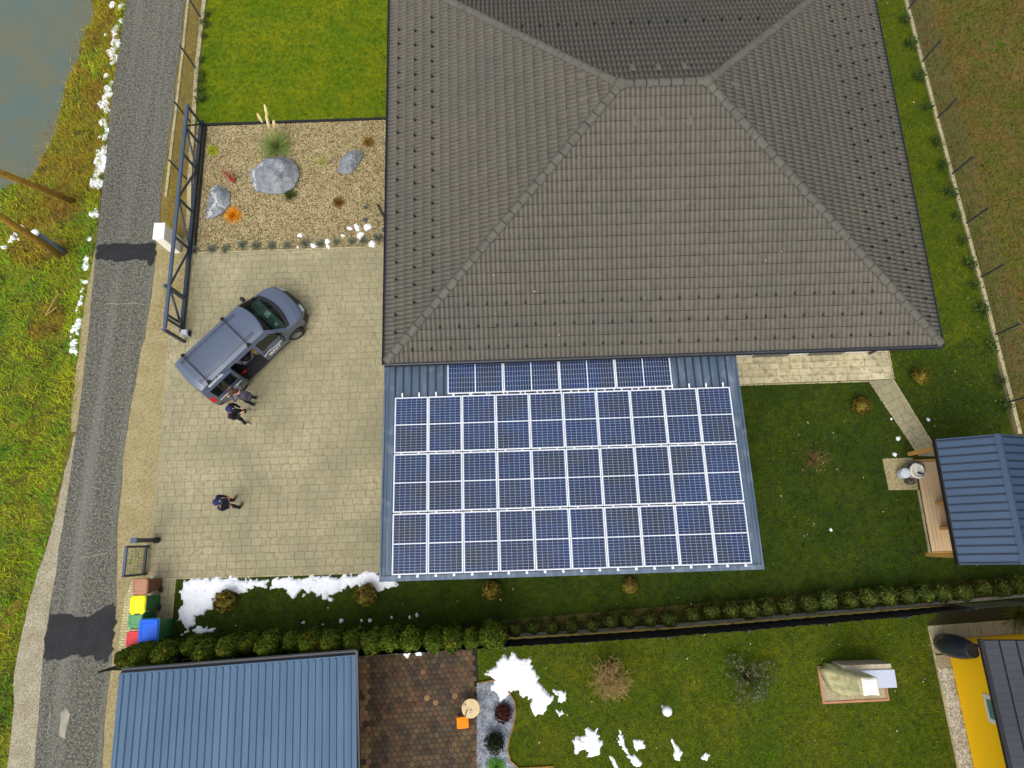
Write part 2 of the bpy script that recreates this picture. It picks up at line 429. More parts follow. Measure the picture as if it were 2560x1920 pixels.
patch_s = zp(0, 1280, .3857, [(395, 1300), (430, 1270), (455, 1310), (430, 1400), (420, 1470), (385, 1450)])
sheet('asphalt_patch', patch_s, .0045, MT['asphalt_worn'])
# thin pale cracks sealed across the road
bq = MB()
for pts in ([(520, 300), (610, 285), (700, 265)], [(320, 1330), (345, 1200), (310, 1380), (320, 1450)]):
    P3 = [at(a * .3857, 1280 + c * .3857) for a, c in pts]
    for p, q in zip(P3[:-1], P3[1:]):
        n = 6; prev = None
        for k in range(n + 1):
            t = k / n; x = p[0] + (q[0] - p[0]) * t + rnd.uniform(-.03, .03); y = p[1] + (q[1] - p[1]) * t + rnd.uniform(-.03, .03)
            if prev: bq.bar((prev[0], prev[1], .004), (x, y, .004), .022, .006)
            prev = (x, y)
for pts in ([(960, 1150), (1080, 1155), (1200, 1145), (1300, 1160)],):
    P3 = [at(a * .2773, 440 + c * .2773) for a, c in pts]
    for p, q in zip(P3[:-1], P3[1:]): bq.bar((p[0], p[1], .004), (q[0], q[1], .004), .02, .006)
tag(bq.build('road_cracks', MT['asphalt_worn']), kind='structure')

# lawns
LAWN_N = [(-12.45, 16.62), (-3.6, 16.62), (-3.6, 60), (-12.45, 60)]
LAWN_E = [(-11.62, -3.45), (17.62, -2.5), (17.5, 8), (16.95, 24), (17, 60), (12.6, 60), (12.6, 6.0), (6.0, 6.0), (6.0, -.98), (-11.62, -.98)]
LAWN_B = [(-1.46, -3.32), (13.9, -2.75), (13.95, -12), (-1.5, -12)]
sheet('lawn_north', LAWN_N, -.004, MT['lawn_soil_n'])
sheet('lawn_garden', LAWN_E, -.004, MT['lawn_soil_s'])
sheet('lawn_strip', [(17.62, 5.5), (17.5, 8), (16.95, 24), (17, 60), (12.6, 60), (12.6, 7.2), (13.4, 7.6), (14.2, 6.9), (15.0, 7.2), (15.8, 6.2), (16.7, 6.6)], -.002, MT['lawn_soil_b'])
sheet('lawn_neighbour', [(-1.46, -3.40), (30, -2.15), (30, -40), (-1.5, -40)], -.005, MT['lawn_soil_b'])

def blades(name, q, z, ln, wd, tilt, mat, label, cat='grass'):
    n = len(q); a = rng.random(n) * 2 * PI; w = wd * (.6 + .8 * rng.random(n)); l = ln * (.5 + rng.random(n)); t = tilt * (.3 + rng.random(n) * .9)
    dx, dy = np.cos(a), np.sin(a); z = np.broadcast_to(z, (n,))
    bx, by = q[:, 0], q[:, 1]; sx, sy = -dy * w / 2, dx * w / 2
    r = l * np.sin(t); h = l * np.cos(t)
    V = np.stack([np.stack([bx - sx, by - sy, z - .01], -1), np.stack([bx + sx, by + sy, z - .01], -1), np.stack([bx + dx * r, by + dy * r, z + h], -1)], 1)
    o = mesh_obj(name, np_mesh(name, V.reshape(-1, 3), np.arange(3 * n).reshape(n, 3)), mat)
    return tag(o, label, cat, kind='stuff')

H_PATH = [(7.0, 5.10), (13.72, 5.10), (13.72, 6.6), (7.0, 6.6)]
H_PATH2 = [(12.8, 5.15), (13.7, 5.15), (14.85, 2.3), (14.1, 2.3)]
H_DECK = [(12.8, 2.34), (16.8, 2.4), (16.8, -1.05), (13.65, -1.0), (13.72, 1.16), (12.84, 1.18)]
H_HOUSE = [(-5, -.9), (6.9, -.9), (6.9, 6), (12.6, 6), (12.6, 40), (-5, 40)]
H_SLAB = [(9.55, -5.52), (11.8, -5.52), (11.8, -4.3), (9.55, -4.3)]
VIS_N = [(-12.4, 16.68), (-3.7, 16.68), (-3.7, 24.5), (-12.4, 24.5)]
VIS_E = [(-11.6, -3.3), (17.5, -2.5), (17.45, 8), (16.95, 24.5), (13.2, 24.5), (13.0, 6.0), (6.5, 6.0), (6.5, -1.02), (-11.6, -1.02)]
STRIP_E = [(17.5, 4.5), (17.45, 8), (16.95, 24.5), (13.2, 24.5), (13.0, 7.0), (13.7, 5.0)]
VIS_B = [(-1.4, -3.4), (13.3, -2.95), (13.45, -10), (-1.4, -10)]
BED = zp(860, 1580, .27125, [(1225, 470), (1390, 440), (1460, 480), (1520, 560), (1570, 640), (1580, 740), (1555, 880), (1520, 980), (1505, 1080), (1530, 1180), (1600, 1253), (1600, 1600), (1225, 1600)])
blades('lawn_grass', scatter(VIS_N, 620), 0, .07, .022, 1.0, MT['blade_n'], 'bright yellow-green short lawn grass north of the gravel garden')
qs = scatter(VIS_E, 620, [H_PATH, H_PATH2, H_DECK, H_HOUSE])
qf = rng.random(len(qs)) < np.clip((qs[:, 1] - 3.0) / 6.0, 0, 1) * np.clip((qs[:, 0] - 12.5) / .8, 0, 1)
MT['blade_e'] = surf('grass_fresh', lin(86, 114, 0), lin(122, 130, 2), .7, 1, lin(58, 86, 0), 2.2, .6, piece=.34, hue=.012, spec=.03, sharp=.25)
blades('lawn_grass', qs[qf], 0, .07, .022, 1.0, MT['blade_e'], 'bright green lawn grass along the east side of the tiled house')
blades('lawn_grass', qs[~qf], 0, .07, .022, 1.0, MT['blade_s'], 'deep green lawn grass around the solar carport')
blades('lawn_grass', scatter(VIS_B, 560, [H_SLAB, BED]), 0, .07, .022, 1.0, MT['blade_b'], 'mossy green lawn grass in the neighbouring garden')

# meadow and field vegetation
MEAD = [(-15.85, 25), (-15.95, 12), (-15.85, 5), (-16.2, 0), (-16.6, -2.6), (-16.5, -11), (-21.5, -11), (-25.5, 25)]
q = scatter(MEAD, 260); h = meadow_h(q[:, 0], q[:, 1]); k = (h > -.34) | ((h > -.56) & (rng.random(len(h)) < .05))
q, h = q[k], np.maximum(h[k], -.37)
brown = (fbm(q[:, 0] * .35, q[:, 1] * .35, 17) + .10 * np.clip((q[:, 1] - 12) / 4, -1, 1) - .10 * np.clip((q[:, 0] + 17.2), -.6, 1.2) - .14 * np.clip((7 - q[:, 1]) / 7, 0, 1)) > .53
blades('meadow_grass', q[~brown], h[~brown], .20, .035, 1.15, MT['blade_meadow'], 'long wet green grass of the meadow west of the road')
blades('meadow_grass', q[brown], h[brown], .24, .03, 1.2, MT['blade_dry'], 'dry ochre grass on the bank of the flooded hollow')
FIELD = [(17.75, 2.0), (17.75, 8), (17.15, 25), (26, 25), (19.5, 2.0)]
blades('field_weeds', scatter(FIELD, 260), -.07, .13, .035, 1.2, MT['blade_field'], 'brown and green weeds of the field beyond the east fence')
VERG = [(-13.2, 11.7), (-12.75, 11.7), (-12.75, 25), (-13.2, 25)]
blades('verge_weeds', scatter(VERG, 500), -.01, .07, .02, 1.1, MT['blade_dry'], 'dry brown weeds between the road kerb and the fence wall')
blades('verge_weeds', scatter([(-13.3, 8), (-12.35, 7.4), (-12.3, 11.6), (-13.0, 11.6)], 260), -.01, .06, .02, 1.1, MT['blade_dry'], 'thin dry grass under the parked sliding gate')
blades('verge_weeds', scatter([(-13.3, .1), (-12.65, .1), (-12.65, -.85), (-13.3, -.85)], 420), -.01, .07, .02, 1.1, MT['blade_meadow'], 'green grass inside the small steel gate frame')
q = np.concatenate([scatter([(-15.98, 12.5), (-16.25, 12.5), (-16.25, 24), (-16.05, 24)], 300)])
blades('roadside_grass', q, -.02, .12, .03, 1.1, MT['blade_meadow'], 'yellow-green grass edging the west side of the road')

# --- paving
def paver_mesh(poly, th=.06, bev=.007):
    cx = sum(p[0] for p in poly) / len(poly); cy = sum(p[1] for p in poly) / len(poly)
    def ins(d):
        out = []
        for p in poly:
            vx, vy = p[0] - cx, p[1] - cy; r = math.hypot(vx, vy) + 1e-9
            out.append((cx + vx * max(.2, 1 - d * 1.3 / r), cy + vy * max(.2, 1 - d * 1.3 / r)))
        return out
    return [[(p[0], p[1], -th) for p in poly], [(p[0], p[1], -bev) for p in poly], [(p[0], p[1], 0) for p in ins(bev)]]

def paving(base_name, poly, ang, w, h, gap, ztop, mat, base_mat, keep=300, visible=None, wjit=(0,), label=None, stagger=None, owner=None, special=None):
    """a sheet of joint sand with pavers laid in running bond on it; whole pavers are parts of their own, cut and surplus ones one part"""
    base = owner or sheet(base_name, poly, ztop - .012, base_mat)
    ca, sa = math.cos(ang), math.sin(ang)
    loc = [(p[0] * ca + p[1] * sa, -p[0] * sa + p[1] * ca) for p in poly]
    if sum(loc[i][0] * loc[(i + 1) % len(loc)][1] - loc[(i + 1) % len(loc)][0] * loc[i][1] for i in range(len(loc))) < 0: loc = loc[::-1]
    x0, x1 = min(p[0] for p in loc), max(p[0] for p in loc); y0, y1 = min(p[1] for p in loc), max(p[1] for p in loc)
    full = []; part = MB(); r = 0; y = y0
    while y < y1:
        x = x0 - (stagger * (r % 2) if stagger else rnd.uniform(.05, w))
        while x < x1:
            ww = w + rnd.choice(wjit)
            rect = [(x + gap / 2, y + gap / 2), (x + ww - gap / 2, y + gap / 2), (x + ww - gap / 2, y + h - gap / 2), (x + gap / 2, y + h - gap / 2)]
            c = clip_poly(rect, loc)
            if len(c) >= 3 and area(c) > .0012:
                if area(c) > .995 * area(rect): full.append((x + ww / 2, y + h / 2, ww))
                else: part.stack([[(px * ca - py * sa, px * sa + py * ca, pz + ztop) for px, py, pz in L] for L in paver_mesh(c)])
            x += ww
        y += h; r += 1
    full = [(cx * ca - cy * sa, cx * sa + cy * ca, ww) for cx, cy, ww in full]
    rank = sorted(range(len(full)), key=lambda i: (0 if (visible is None or visible(*full[i][:2])) else 1e3) + math.hypot(full[i][0], full[i][1]))
    meshes = {}
    for n_, i in enumerate(rank):
        cx, cy, ww = full[i]
        if n_ < keep:
            if ww not in meshes:
                b = MB(); b.stack(paver_mesh([(-ww / 2 + gap / 2, -h / 2 + gap / 2), (ww / 2 - gap / 2, -h / 2 + gap / 2), (ww / 2 - gap / 2, h / 2 - gap / 2), (-ww / 2 + gap / 2, h / 2 - gap / 2)]))
                meshes[ww] = b.mesh('paver'); meshes[ww].materials.append(mat)
            me_ = meshes[ww]
            if special and special(cx, cy):
                if ('s', ww) not in meshes:
                    meshes[('s', ww)] = meshes[ww].copy(); meshes[('s', ww)].materials.clear(); meshes[('s', ww)].materials.append(MT['path_paver'])
                me_ = meshes[('s', ww)]
            o = share('paver', me_, base); o.location = (cx, cy, ztop + rnd.uniform(-.002, .002)); o.rotation_euler = (0, 0, ang + rnd.uniform(-.006, .006))
        else:
            j = rnd.uniform(-.002, .002)
            L3 = paver_mesh([(-ww / 2 + gap / 2, -h / 2 + gap / 2), (ww / 2 - gap / 2, -h / 2 + gap / 2), (ww / 2 - gap / 2, h / 2 - gap / 2), (-ww / 2 + gap / 2, h / 2 - gap / 2)])
            part.stack([[(cx + px * ca - py * sa, cy + px * sa + py * ca, pz + ztop + j) for px, py, pz in L] for L in L3])
    if part.v:
        o = part.build('paver_field', mat, base); o['kind'] = 'stuff'
    return base

DRIVE = [(-12.1, 10.93), (-12.68, 7.5), (-12.52, -.93), (-3.2, -.96), (-3.2, 10.95)]
van_box = lambda x, y: abs((x + 9.45) * .707 + (y - 7.11) * .707) < 2.3 and abs(-(x + 9.45) * .707 + (y - 7.11) * .707) < 1
paving('driveway', DRIVE, 0.0, .33, .25, .009, .018, MT['paver'], MT['joint'], 300, lambda x, y: x < -4.75 and not van_box(x, y), (0, 0, -.02, .02), special=lambda x, y: -5.5 < x < -4.6 and 7.0 < y < 10.2 and rnd.random() < .42)
sheet('carport_floor', [(-3.2, -.96), (6.9, -.96), (6.9, 6.3), (-3.2, 6.3)], .006, MT['grey_concrete'])
paving('bin_paving', [(-12.5, -3.0), (-11.66, -3.0), (-11.66, -.98), (-12.5, -.98)], 0.0, .28, .24, .011, .014, MT['paver'], MT['joint'])
paving('terrace_path', [(7.0, 5.13), (13.68, 5.13), (13.68, 6.4), (7.0, 6.4)], 0.0, .42, .255, .012, .016, MT['path_paver'], MT['joint'], 300, lambda x, y: x > 8.1, (0, -.06, .05))
paving('garden_path', [(12.86, 5.11), (13.66, 5.11), (14.86, 2.3), (14.16, 2.34)], math.radians(22), .34, .30, .014, .012, MT['paver'], MT['joint'], 300, None, (0, -.1, .06))
kerb_line('path_edging', [(13.68, 5.12), (14.80, 2.45)], .05, -.05, .02, MT['concrete'])
kerb_line('path_edging', [(12.83, 5.08), (14.14, 2.34)], .05, -.05, .02, MT['concrete'])
kerb_line('path_edging', [(7.0, 5.10), (12.83, 5.08)], .05, -.05, .02, MT['concrete'])
kerb_line('path_edging', [(13.71, 5.15), (13.71, 6.3)], .05, -.05, .02, MT['concrete'])
kerb_line('drive_edging', [(-12.52, -.965), (-3.2, -.985)], .05, -.05, .022, MT['concrete'])
kerb_line('drive_edging', [(-11.63, -.99), (-11.63, -3.0)], .05, -.05, .022, MT['concrete'])
kerb_line('drive_edging', [(-12.0, 8.25), (-11.98, 10.95)], .09, -.05, .026, MT['concrete'])
kerb_line('drive_edging', [(-12.0, 10.97), (-4.0, 10.985)], .06, -.05, .024, MT['concrete'])
# small setts beside the bins: too fine to pick apart
m, N, L, b = new_mat('pale_setts'); set_in(b, Roughness=.9)
g = N.new('ShaderNodeNewGeometry'); br = N.new('ShaderNodeTexBrick')
br.inputs['Scale'].default_value = 1.0; br.inputs['Brick Width'].default_value = .2; br.inputs['Row Height'].default_value = .085; br.inputs['Mortar Size'].default_value = .010
br.inputs['Color1'].default_value = lin(190, 182, 140); br.inputs['Color2'].default_value = lin(172, 162, 120); br.inputs['Mortar'].default_value = lin(126, 116, 72)
L.new(g.outputs['Position'], br.inputs['Vector']); L.new(br.outputs[0], b.inputs['Base Color'])
sheet('sett_strip', [(-13.35, -3.62), (-12.52, -3.6), (-12.52, -.98), (-13.1, -.98), (-13.3, -1.6)], -.004, m)
# hexagonal pavers of the neighbouring terrace
NB = math.radians(2.2)
def nb(x, y, o=(-5.4, -3.6)):
    return (o[0] + x * math.cos(NB) - y * math.sin(NB), o[1] + x * math.sin(NB) + y * math.cos(NB))
HEXP = [nb(-.6, .35), nb(3.93, .25), nb(3.93, -6), nb(-.6, -6)][::-1]
hexbase = sheet('hexagon_terrace', HEXP, -.002, MT['hexjoint'])
R6 = .105; hx = R6 * math.sqrt(3)
hm = MB(); hm.stack(paver_mesh([((R6 - .005) * math.cos(PI / 6 + k * PI / 3), (R6 - .005) * math.sin(PI / 6 + k * PI / 3)) for k in range(6)], .05, .006))
hmesh = hm.mesh('hexagon_paver'); hmesh.materials.append(MT['hex'])
MT['hexlight'] = surf('ochre_hexagon_paver', lin(138, 104, 68), lin(122, 96, 66), .6, .8, lin(104, 84, 58), 5, .3, piece=.22, hue=.02, bump=.3, bscale=60)
hmesh2 = hmesh.copy(); hmesh2.materials.clear(); hmesh2.materials.append(MT['hexlight'])
cells = []
for j in range(0, 42):
    for i in range(0, 27):
        x = -.5 + (i + .5 * (j % 2)) * hx; y = .15 - j * R6 * 1.5
        if x < 3.86: cells.append(nb(x, y))
cells.sort(key=lambda c: (0 if c[0] > -5.45 and c[1] > -6.9 else 100) + math.hypot(*c))
rest = MB(); rest_l = MB()
for n_, (x, y) in enumerate(cells):
    if n_ < 300:
        lx_ = (x + 5.4) * math.cos(NB) + (y + 3.6) * math.sin(NB)
        o = share('hexagon_paver', hmesh2 if ((lx_ < .36 and rnd.random() < .85) or rnd.random() < .015) else hmesh, hexbase); o.location = (x, y, .010 + rnd.uniform(-.002, .002)); o.rotation_euler = (0, 0, NB)
    else:
        lx_ = (x + 5.4) * math.cos(NB) + (y + 3.6) * math.sin(NB)
        (rest_l if (lx_ < .36 and rnd.random() < .85) or rnd.random() < .015 else rest).stack([[(x + a, y + c, d + .010) for a, c, d in L] for L in paver_mesh([((R6 - .005) * math.cos(PI / 6 + k * PI / 3 + NB), (R6 - .005) * math.sin(PI / 6 + k * PI / 3 + NB)) for k in range(6)], .05, .006)])
for r_, m_ in ((rest, 'hex'), (rest_l, 'hexlight')):
    o = r_.build('paver_field', MT[m_], hexbase); o['kind'] = 'stuff'

# gravel beds with real stones
def pebbles(name, q, z, size, mat, label):
    n = len(q); s = size * (.5 + rng.random((n, 3))); s[:, 2] *= .6
    a = rng.random(n) * 2 * PI; ca, sa = np.cos(a), np.sin(a)
    U = np.array([[1, 0, 0], [0, 1, 0], [-1, 0, 0], [0, -1, 0], [.25, .2, 1], [-.1, .1, -1]])[None] + rng.normal(0, .18, (n, 6, 3))
    U = U * s[:, None, :]
    V = np.stack([U[..., 0] * ca[:, None] - U[..., 1] * sa[:, None] + q[:, 0:1], U[..., 0] * sa[:, None] + U[..., 1] * ca[:, None] + q[:, 1:2], U[..., 2] + z], -1)
    T = np.array([[0, 1, 4], [1, 2, 4], [2, 3, 4], [3, 0, 4]])
    F = (np.arange(n)[:, None, None] * 6 + T[None]).reshape(-1, 3)
    return tag(mesh_obj(name, np_mesh(name, V.reshape(-1, 3), F), mat), label, 'gravel', kind='stuff')
GRAV = [(-12.02, 11.0), (-3.6, 11.02), (-3.6, 16.52), (-12.05, 16.5)]
sheet('gravel_garden', GRAV, .004, MT['gravel_bed'])
pebbles('gravel', scatter([(-12.0, 11.02), (-4.4, 11.04), (-4.4, 16.5), (-12.0, 16.48)], 900), .012, .026, MT['pebble'], 'yellowish river gravel of the rock garden beside the house')
tag(MB().box(-12.1, -3.6, 16.52, 16.61, -.05, .05).build('garden_edging', MT['black']), kind='structure')
tag(MB().box(-12.02, -11.94, 10.98, 16.52, -.05, .05).build('garden_edging', MT['black']), kind='structure')
pebbles('gravel', scatter([(-12.45, 11.0), (-12.08, 11.0), (-12.1, 16.6), (-12.4, 16.6)], 600), .0, .026, MT['pebble'], 'narrow gravel strip under the parked sliding gate')
sheet('grey_bed', BED, .003, MT['grey_pebble'])
pebbles('gravel', scatter(BED, 1300), .010, .022, MT['grey_pebble'], 'grey stone chippings of the neighbouring flower bed')
DG = [(12.83, 2.29), (13.9, 2.29), (13.9, 1.19), (12.87, 1.20)]
sheet('gravel_square', DG, .003, MT['concrete'])
pebbles('gravel', scatter(DG, 1500), .010, .018, MT['pebble'], 'square of pale fine gravel beside the garden house deck')

# snow
def snow_patch(name, polys, label, thick=.05, cell=.03, rough=.16, base=None):
    A = np.concatenate([np.array([(p[0], p[1]) for p in P_]) for P_ in polys]); lo = A.min(0) - .2; hi = A.max(0) + .2
    gx = np.arange(lo[0], hi[0], cell); gy = np.arange(lo[1], hi[1], cell)
    X, Y = np.meshgrid(gx, gy, indexing='ij')
    s = np.max([sdist(X, Y, P_) for P_ in polys], 0)
    s = s + rough * 2 * (fbm(X * 4.5, Y * 4.5, 41) - .47) + rough * 1.3 * (fbm(X * 13, Y * 13, 57, 3) - .43)
    h = thick * (1 - np.exp(-np.clip(s, -.2, 1) / .05)) + .07 * (fbm(X * 4, Y * 4, 61) - .47) * np.clip(s / .1, 0, 1) + .012
    h = np.where(s < -.03, -.05, np.clip(h, -.05, .2))
    if base is not None: h = h + base(X, Y)
    I = np.arange(X.size).reshape(X.shape)
    s_ = s
    k = (np.maximum.reduce([s_[:-1, :-1], s_[1:, :-1], s_[1:, 1:], s_[:-1, 1:]]) > -.02)
    F = np.stack([I[:-1, :-1][k], I[1:, :-1][k], I[1:, 1:][k], I[:-1, 1:][k]], -1)
    u, inv = np.unique(F, return_inverse=True)
    V = np.stack([X, Y, h], -1).reshape(-1, 3)[u]
    o = mesh_obj(name, np_mesh(name, V, inv.reshape(-1, 4)), MT['snow'], smooth=True)
    return tag(o, label, 'snow', kind='stuff')
S1 = zp(380, 1380, .4159, [(180, 240), (200, 180), (260, 158), (330, 152), (420, 155), (520, 165), (620, 170), (690, 178), (680, 205), (620, 215), (540, 245), (480, 240), (420, 250), (380, 290), (370, 345), (300, 375), (260, 385), (250, 420), (215, 495), (185, 495), (200, 460), (160, 405), (175, 330)])
S1b = zp(380, 1380, .4159, [(245, 470), (290, 445), (330, 470), (370, 465), (360, 480), (280, 485)])
snow_patch('snow', [S1, S1b], 'large white snow patch on the lawn corner beside the bins', .07)
S2 = zp(380, 1380, .4159, [(720, 210), (745, 170), (790, 150), (850, 155), (900, 170), (960, 145), (1000, 165), (1050, 145), (1110, 160), (1170, 130), (1230, 140), (1300, 125), (1400, 118), (1440, 175), (1475, 190), (1440, 215), (1400, 215), (1370, 235), (1330, 200), (1240, 205), (1180, 205), (1100, 240), (1030, 275), (960, 235), (890, 240), (850, 275), (820, 240), (780, 215)])
snow_patch('snow', [S2], 'long ragged snow patch running under the carport corner', .06)
S3 = zp(860, 1580, .27125, [(1300, 395), (1400, 290), (1460, 235), (1550, 205), (1640, 240), (1720, 250), (1740, 320), (1800, 380), (1790, 450), (1850, 520), (1930, 590), (1880, 680), (1830, 770), (1740, 770), (1710, 680), (1740, 620), (1640, 600), (1600, 540), (1510, 540), (1500, 600), (1430, 640), (1400, 560), (1360, 520), (1400, 470), (1380, 410)])
S3b = zp(860, 1580, .27125, [(1900, 520), (2030, 570), (2040, 640), (2000, 650), (1960, 590)]); S3c = zp(860, 1580, .27125, [(1945, 710), (2010, 730), (1980, 775)])
snow_patch('snow', [S3, S3b, S3c], 'snow heap beside the grey chippings bed in the neighbouring garden', .09, rough=.14)
Z4 = lambda L: zp(1400, 1580, .27125, L)
snow_patch('snow', [Z4([(110, 1000), (150, 960), (210, 960), (250, 900), (340, 890), (380, 920), (385, 1000), (375, 1140), (260, 1150), (230, 1090), (160, 1120), (140, 1060)])], 'compact snow remnant with two holes near the bottom edge', .07, rough=.16)
snow_patch('snow', [Z4([(545, 900), (590, 950), (600, 1060), (650, 1130), (745, 1190), (740, 1230), (680, 1220), (620, 1140), (560, 1050), (540, 990)])], 'thin curved snow streak on the neighbouring lawn', .06, rough=.11)
snow_patch('snow', [Z4([(680, 1000), (770, 1000), (790, 1060), (700, 1085)])], 'small speckled snow square right of the curved streak', .04, rough=.09)
snow_patch('snow', [Z4([(1030, 990), (1085, 1050), (1130, 1110), (1100, 1185), (1055, 1170), (1050, 1090)])], 'narrow upright snow remnant between the streak and the tarp-covered grill', .06, rough=.05)
snow_patch('snow', [Z4([(1300, 1165), (1345, 1115), (1385, 1135), (1350, 1180)])], 'tiny rightmost snow remnant on the neighbouring lawn', .05, rough=.04)
snow_patch('snow', [Z4([(440, 1140), (470, 1145), (510, 1200), (560, 1300), (510, 1270), (480, 1190)])], 'thin snow sliver at the bottom edge of the neighbouring lawn', .05, rough=.05)
def blobs(ox, oy, s, L, k_=1.1):
    out = []
    for a, c, r in L:
        ctr = at(ox + a * s, oy + c * s); rr = r * s / 70.0 * k_
        out.append([(ctr[0] + rr * math.cos(k * PI / 4) * rnd.uniform(.7, 1.2), ctr[1] + rr * math.sin(k * PI / 4) * rnd.uniform(.8, 1.35)) for k in range(8)])
    return out
rs = blobs(0, 0, .28933, [(955, 15, 25), (1025, 30, 25), (1040, 170, 22), (1000, 230, 27), (970, 270, 24), (890, 272, 12), (985, 340, 35), (1005, 380, 30), (950, 430, 32), (975, 480, 34), (970, 530, 22), (910, 650, 18), (955, 695, 24), (930, 760, 37), (925, 820, 44), (910, 890, 34), (915, 950, 37), (880, 1020, 34), (840, 882, 14), (905, 1080, 20), (920, 1110, 20), (890, 1180, 24), (850, 1170, 14), (880, 1290, 44), (860, 1370, 58), (850, 1440, 50), (830, 1490, 28), (820, 1570, 48), (790, 1610, 20), (850, 1590, 28)], 1.35)
rs += blobs(0, 440, .2773, [(835, 340, 35), (800, 330, 18), (800, 550, 18), (760, 800, 28), (765, 730, 15), (715, 920, 14), (760, 945, 12), (715, 1030, 14), (725, 1080, 14), (710, 1140, 25), (685, 1190, 18), (680, 1230, 14), (690, 1300, 25), (640, 1360, 25), (690, 1370, 22), (680, 1410, 18), (610, 1450, 18), (650, 1500, 35), (620, 1560, 30), (670, 1570, 30), (855, 290, 10), (830, 240, 8)])
snow_patch('snow', rs, 'broken line of snow crusts along the west edge of the road', .06, .025, .13, meadow_h)
rs2 = blobs(0, 440, .2773, [(130, 510, 24), (105, 545, 22), (80, 575, 25), (30, 630, 22), (150, 560, 14), (190, 445, 14), (30, 705, 14)])
snow_patch('snow', rs2, 'snow remnants in the meadow beside the wooden poles', .12, .03, .12, meadow_h)
gs = blobs(480, 240, .2411, [(1120, 1440, 26), (1260, 1555, 26), (1100, 1565, 22), (1400, 1515, 28), (1415, 1560, 30), (1640, 1375, 30), (1700, 1350, 26), (1720, 1385, 20), (1815, 1362, 36), (1745, 1450, 36), (1870, 1537, 36), (1850, 1545, 22), (1575, 1445, 20)])
snow_patch('snow', gs, 'white snow crumbs among the lavender of the gravel garden', .06, .02, .09)
hs_ = blobs(860, 1580, .27125, [(482, 180, 18), (575, 180, 34), (590, 200, 22), (685, 183, 36)])
snow_patch('snow', hs_, 'small snow remnants between the hedge and the hexagon terrace', .06, .02, .09)
ms = blobs(380, 1380, .4159, [(910, 262, 14), (1078, 285, 15), (912, 425, 12), (1028, 435, 10), (1440, 393, 10), (1550, 395, 10), (1590, 380, 12), (1258, 412, 8), (1310, 412, 8), (1140, 415, 10)], .6) + blobs(2060, 860, .3858, [(482, 618, 22), (458, 718, 14), (675, 490, 13), (435, 485, 6), (720, 537, 6), (48, 1207, 9)], .55)
snow_patch('snow', ms, 'scattered snow crumbs on the garden lawn', .04, .02, .07)
# ------------------------------------------------------------------ tiled house
MT['tile'] = surf('grey_brown_roof_tile', lin(98, 93, 82), lin(90, 87, 79), .25, .8, lin(84, 82, 72), 5.0, .2, piece=.045, hue=.005, bump=.2, bscale=80)
MT['cap'] = surf('ridge_cap_tile', lin(94, 91, 82), lin(86, 84, 77), .6, .85, lin(76, 74, 66), 6, .3, piece=.05, bump=.2, bscale=80)
MT['underlay'] = surf('dark_underlay', lin(34, 33, 30), lin(30, 29, 27), 2, .9)
MT['guard'] = surf('dark_snow_hook', lin(20, 19, 18), lin(26, 25, 24), 5, .8)
MT['render_white'] = surf('white_render', lin(214, 210, 200), lin(205, 200, 190), 1.5, .9, bump=.2)
MT['gutter'] = surf('anthracite_gutter', lin(34, 38, 44), lin(42, 46, 52), 3, .4, spec=.5)
MT['door'] = surf('grey_door', lin(84, 88, 92), lin(78, 82, 86), 3, .5)
MT['pane'] = surf('dark_window_pane', lin(36, 46, 54), lin(44, 54, 60), 1, .06, spec=.8)

HX0, HX1, HY0, HY1, EZ, RZ = -4.0, 13.57, 5.52, 20.52, 3.0, 6.0
RX0, RX1, RY = 3.5, 6.07, 13.02
house = empty('tiled_house', (0, 0, 0), 0, 'large bungalow with grey-brown hipped tile roof', 'house')
w = MB(); w.box(-3.35, 12.9, 6.15, 19.9, 0, 2.9); w.build('wall', MT['render_white'], house)
roof = MB()
A, B, D, E_ = (HX0, HY0, EZ - .05), (HX1, HY0, EZ - .05), (HX1, HY1, EZ - .05), (HX0, HY1, EZ - .05)
R0, R1 = (RX0, RY, RZ - .05), (RX1, RY, RZ - .05)
low = [(p[0], p[1], EZ - .22) for p in (A, B, D, E_)]
roof.add([A, B, D, E_, R0, R1] + low, [(0, 1, 5, 4), (1, 2, 5), (2, 3, 4, 5), (3, 0, 4), (6, 7, 1, 0), (7, 8, 2, 1), (8, 9, 3, 2), (9, 6, 0, 3), (9, 8, 7, 6)])
roof_o = roof.build('roof', MT['underlay'], house)
TW, NR = .30, 24
SL = math.hypot(7.5, 3.0); EXPO = SL / NR
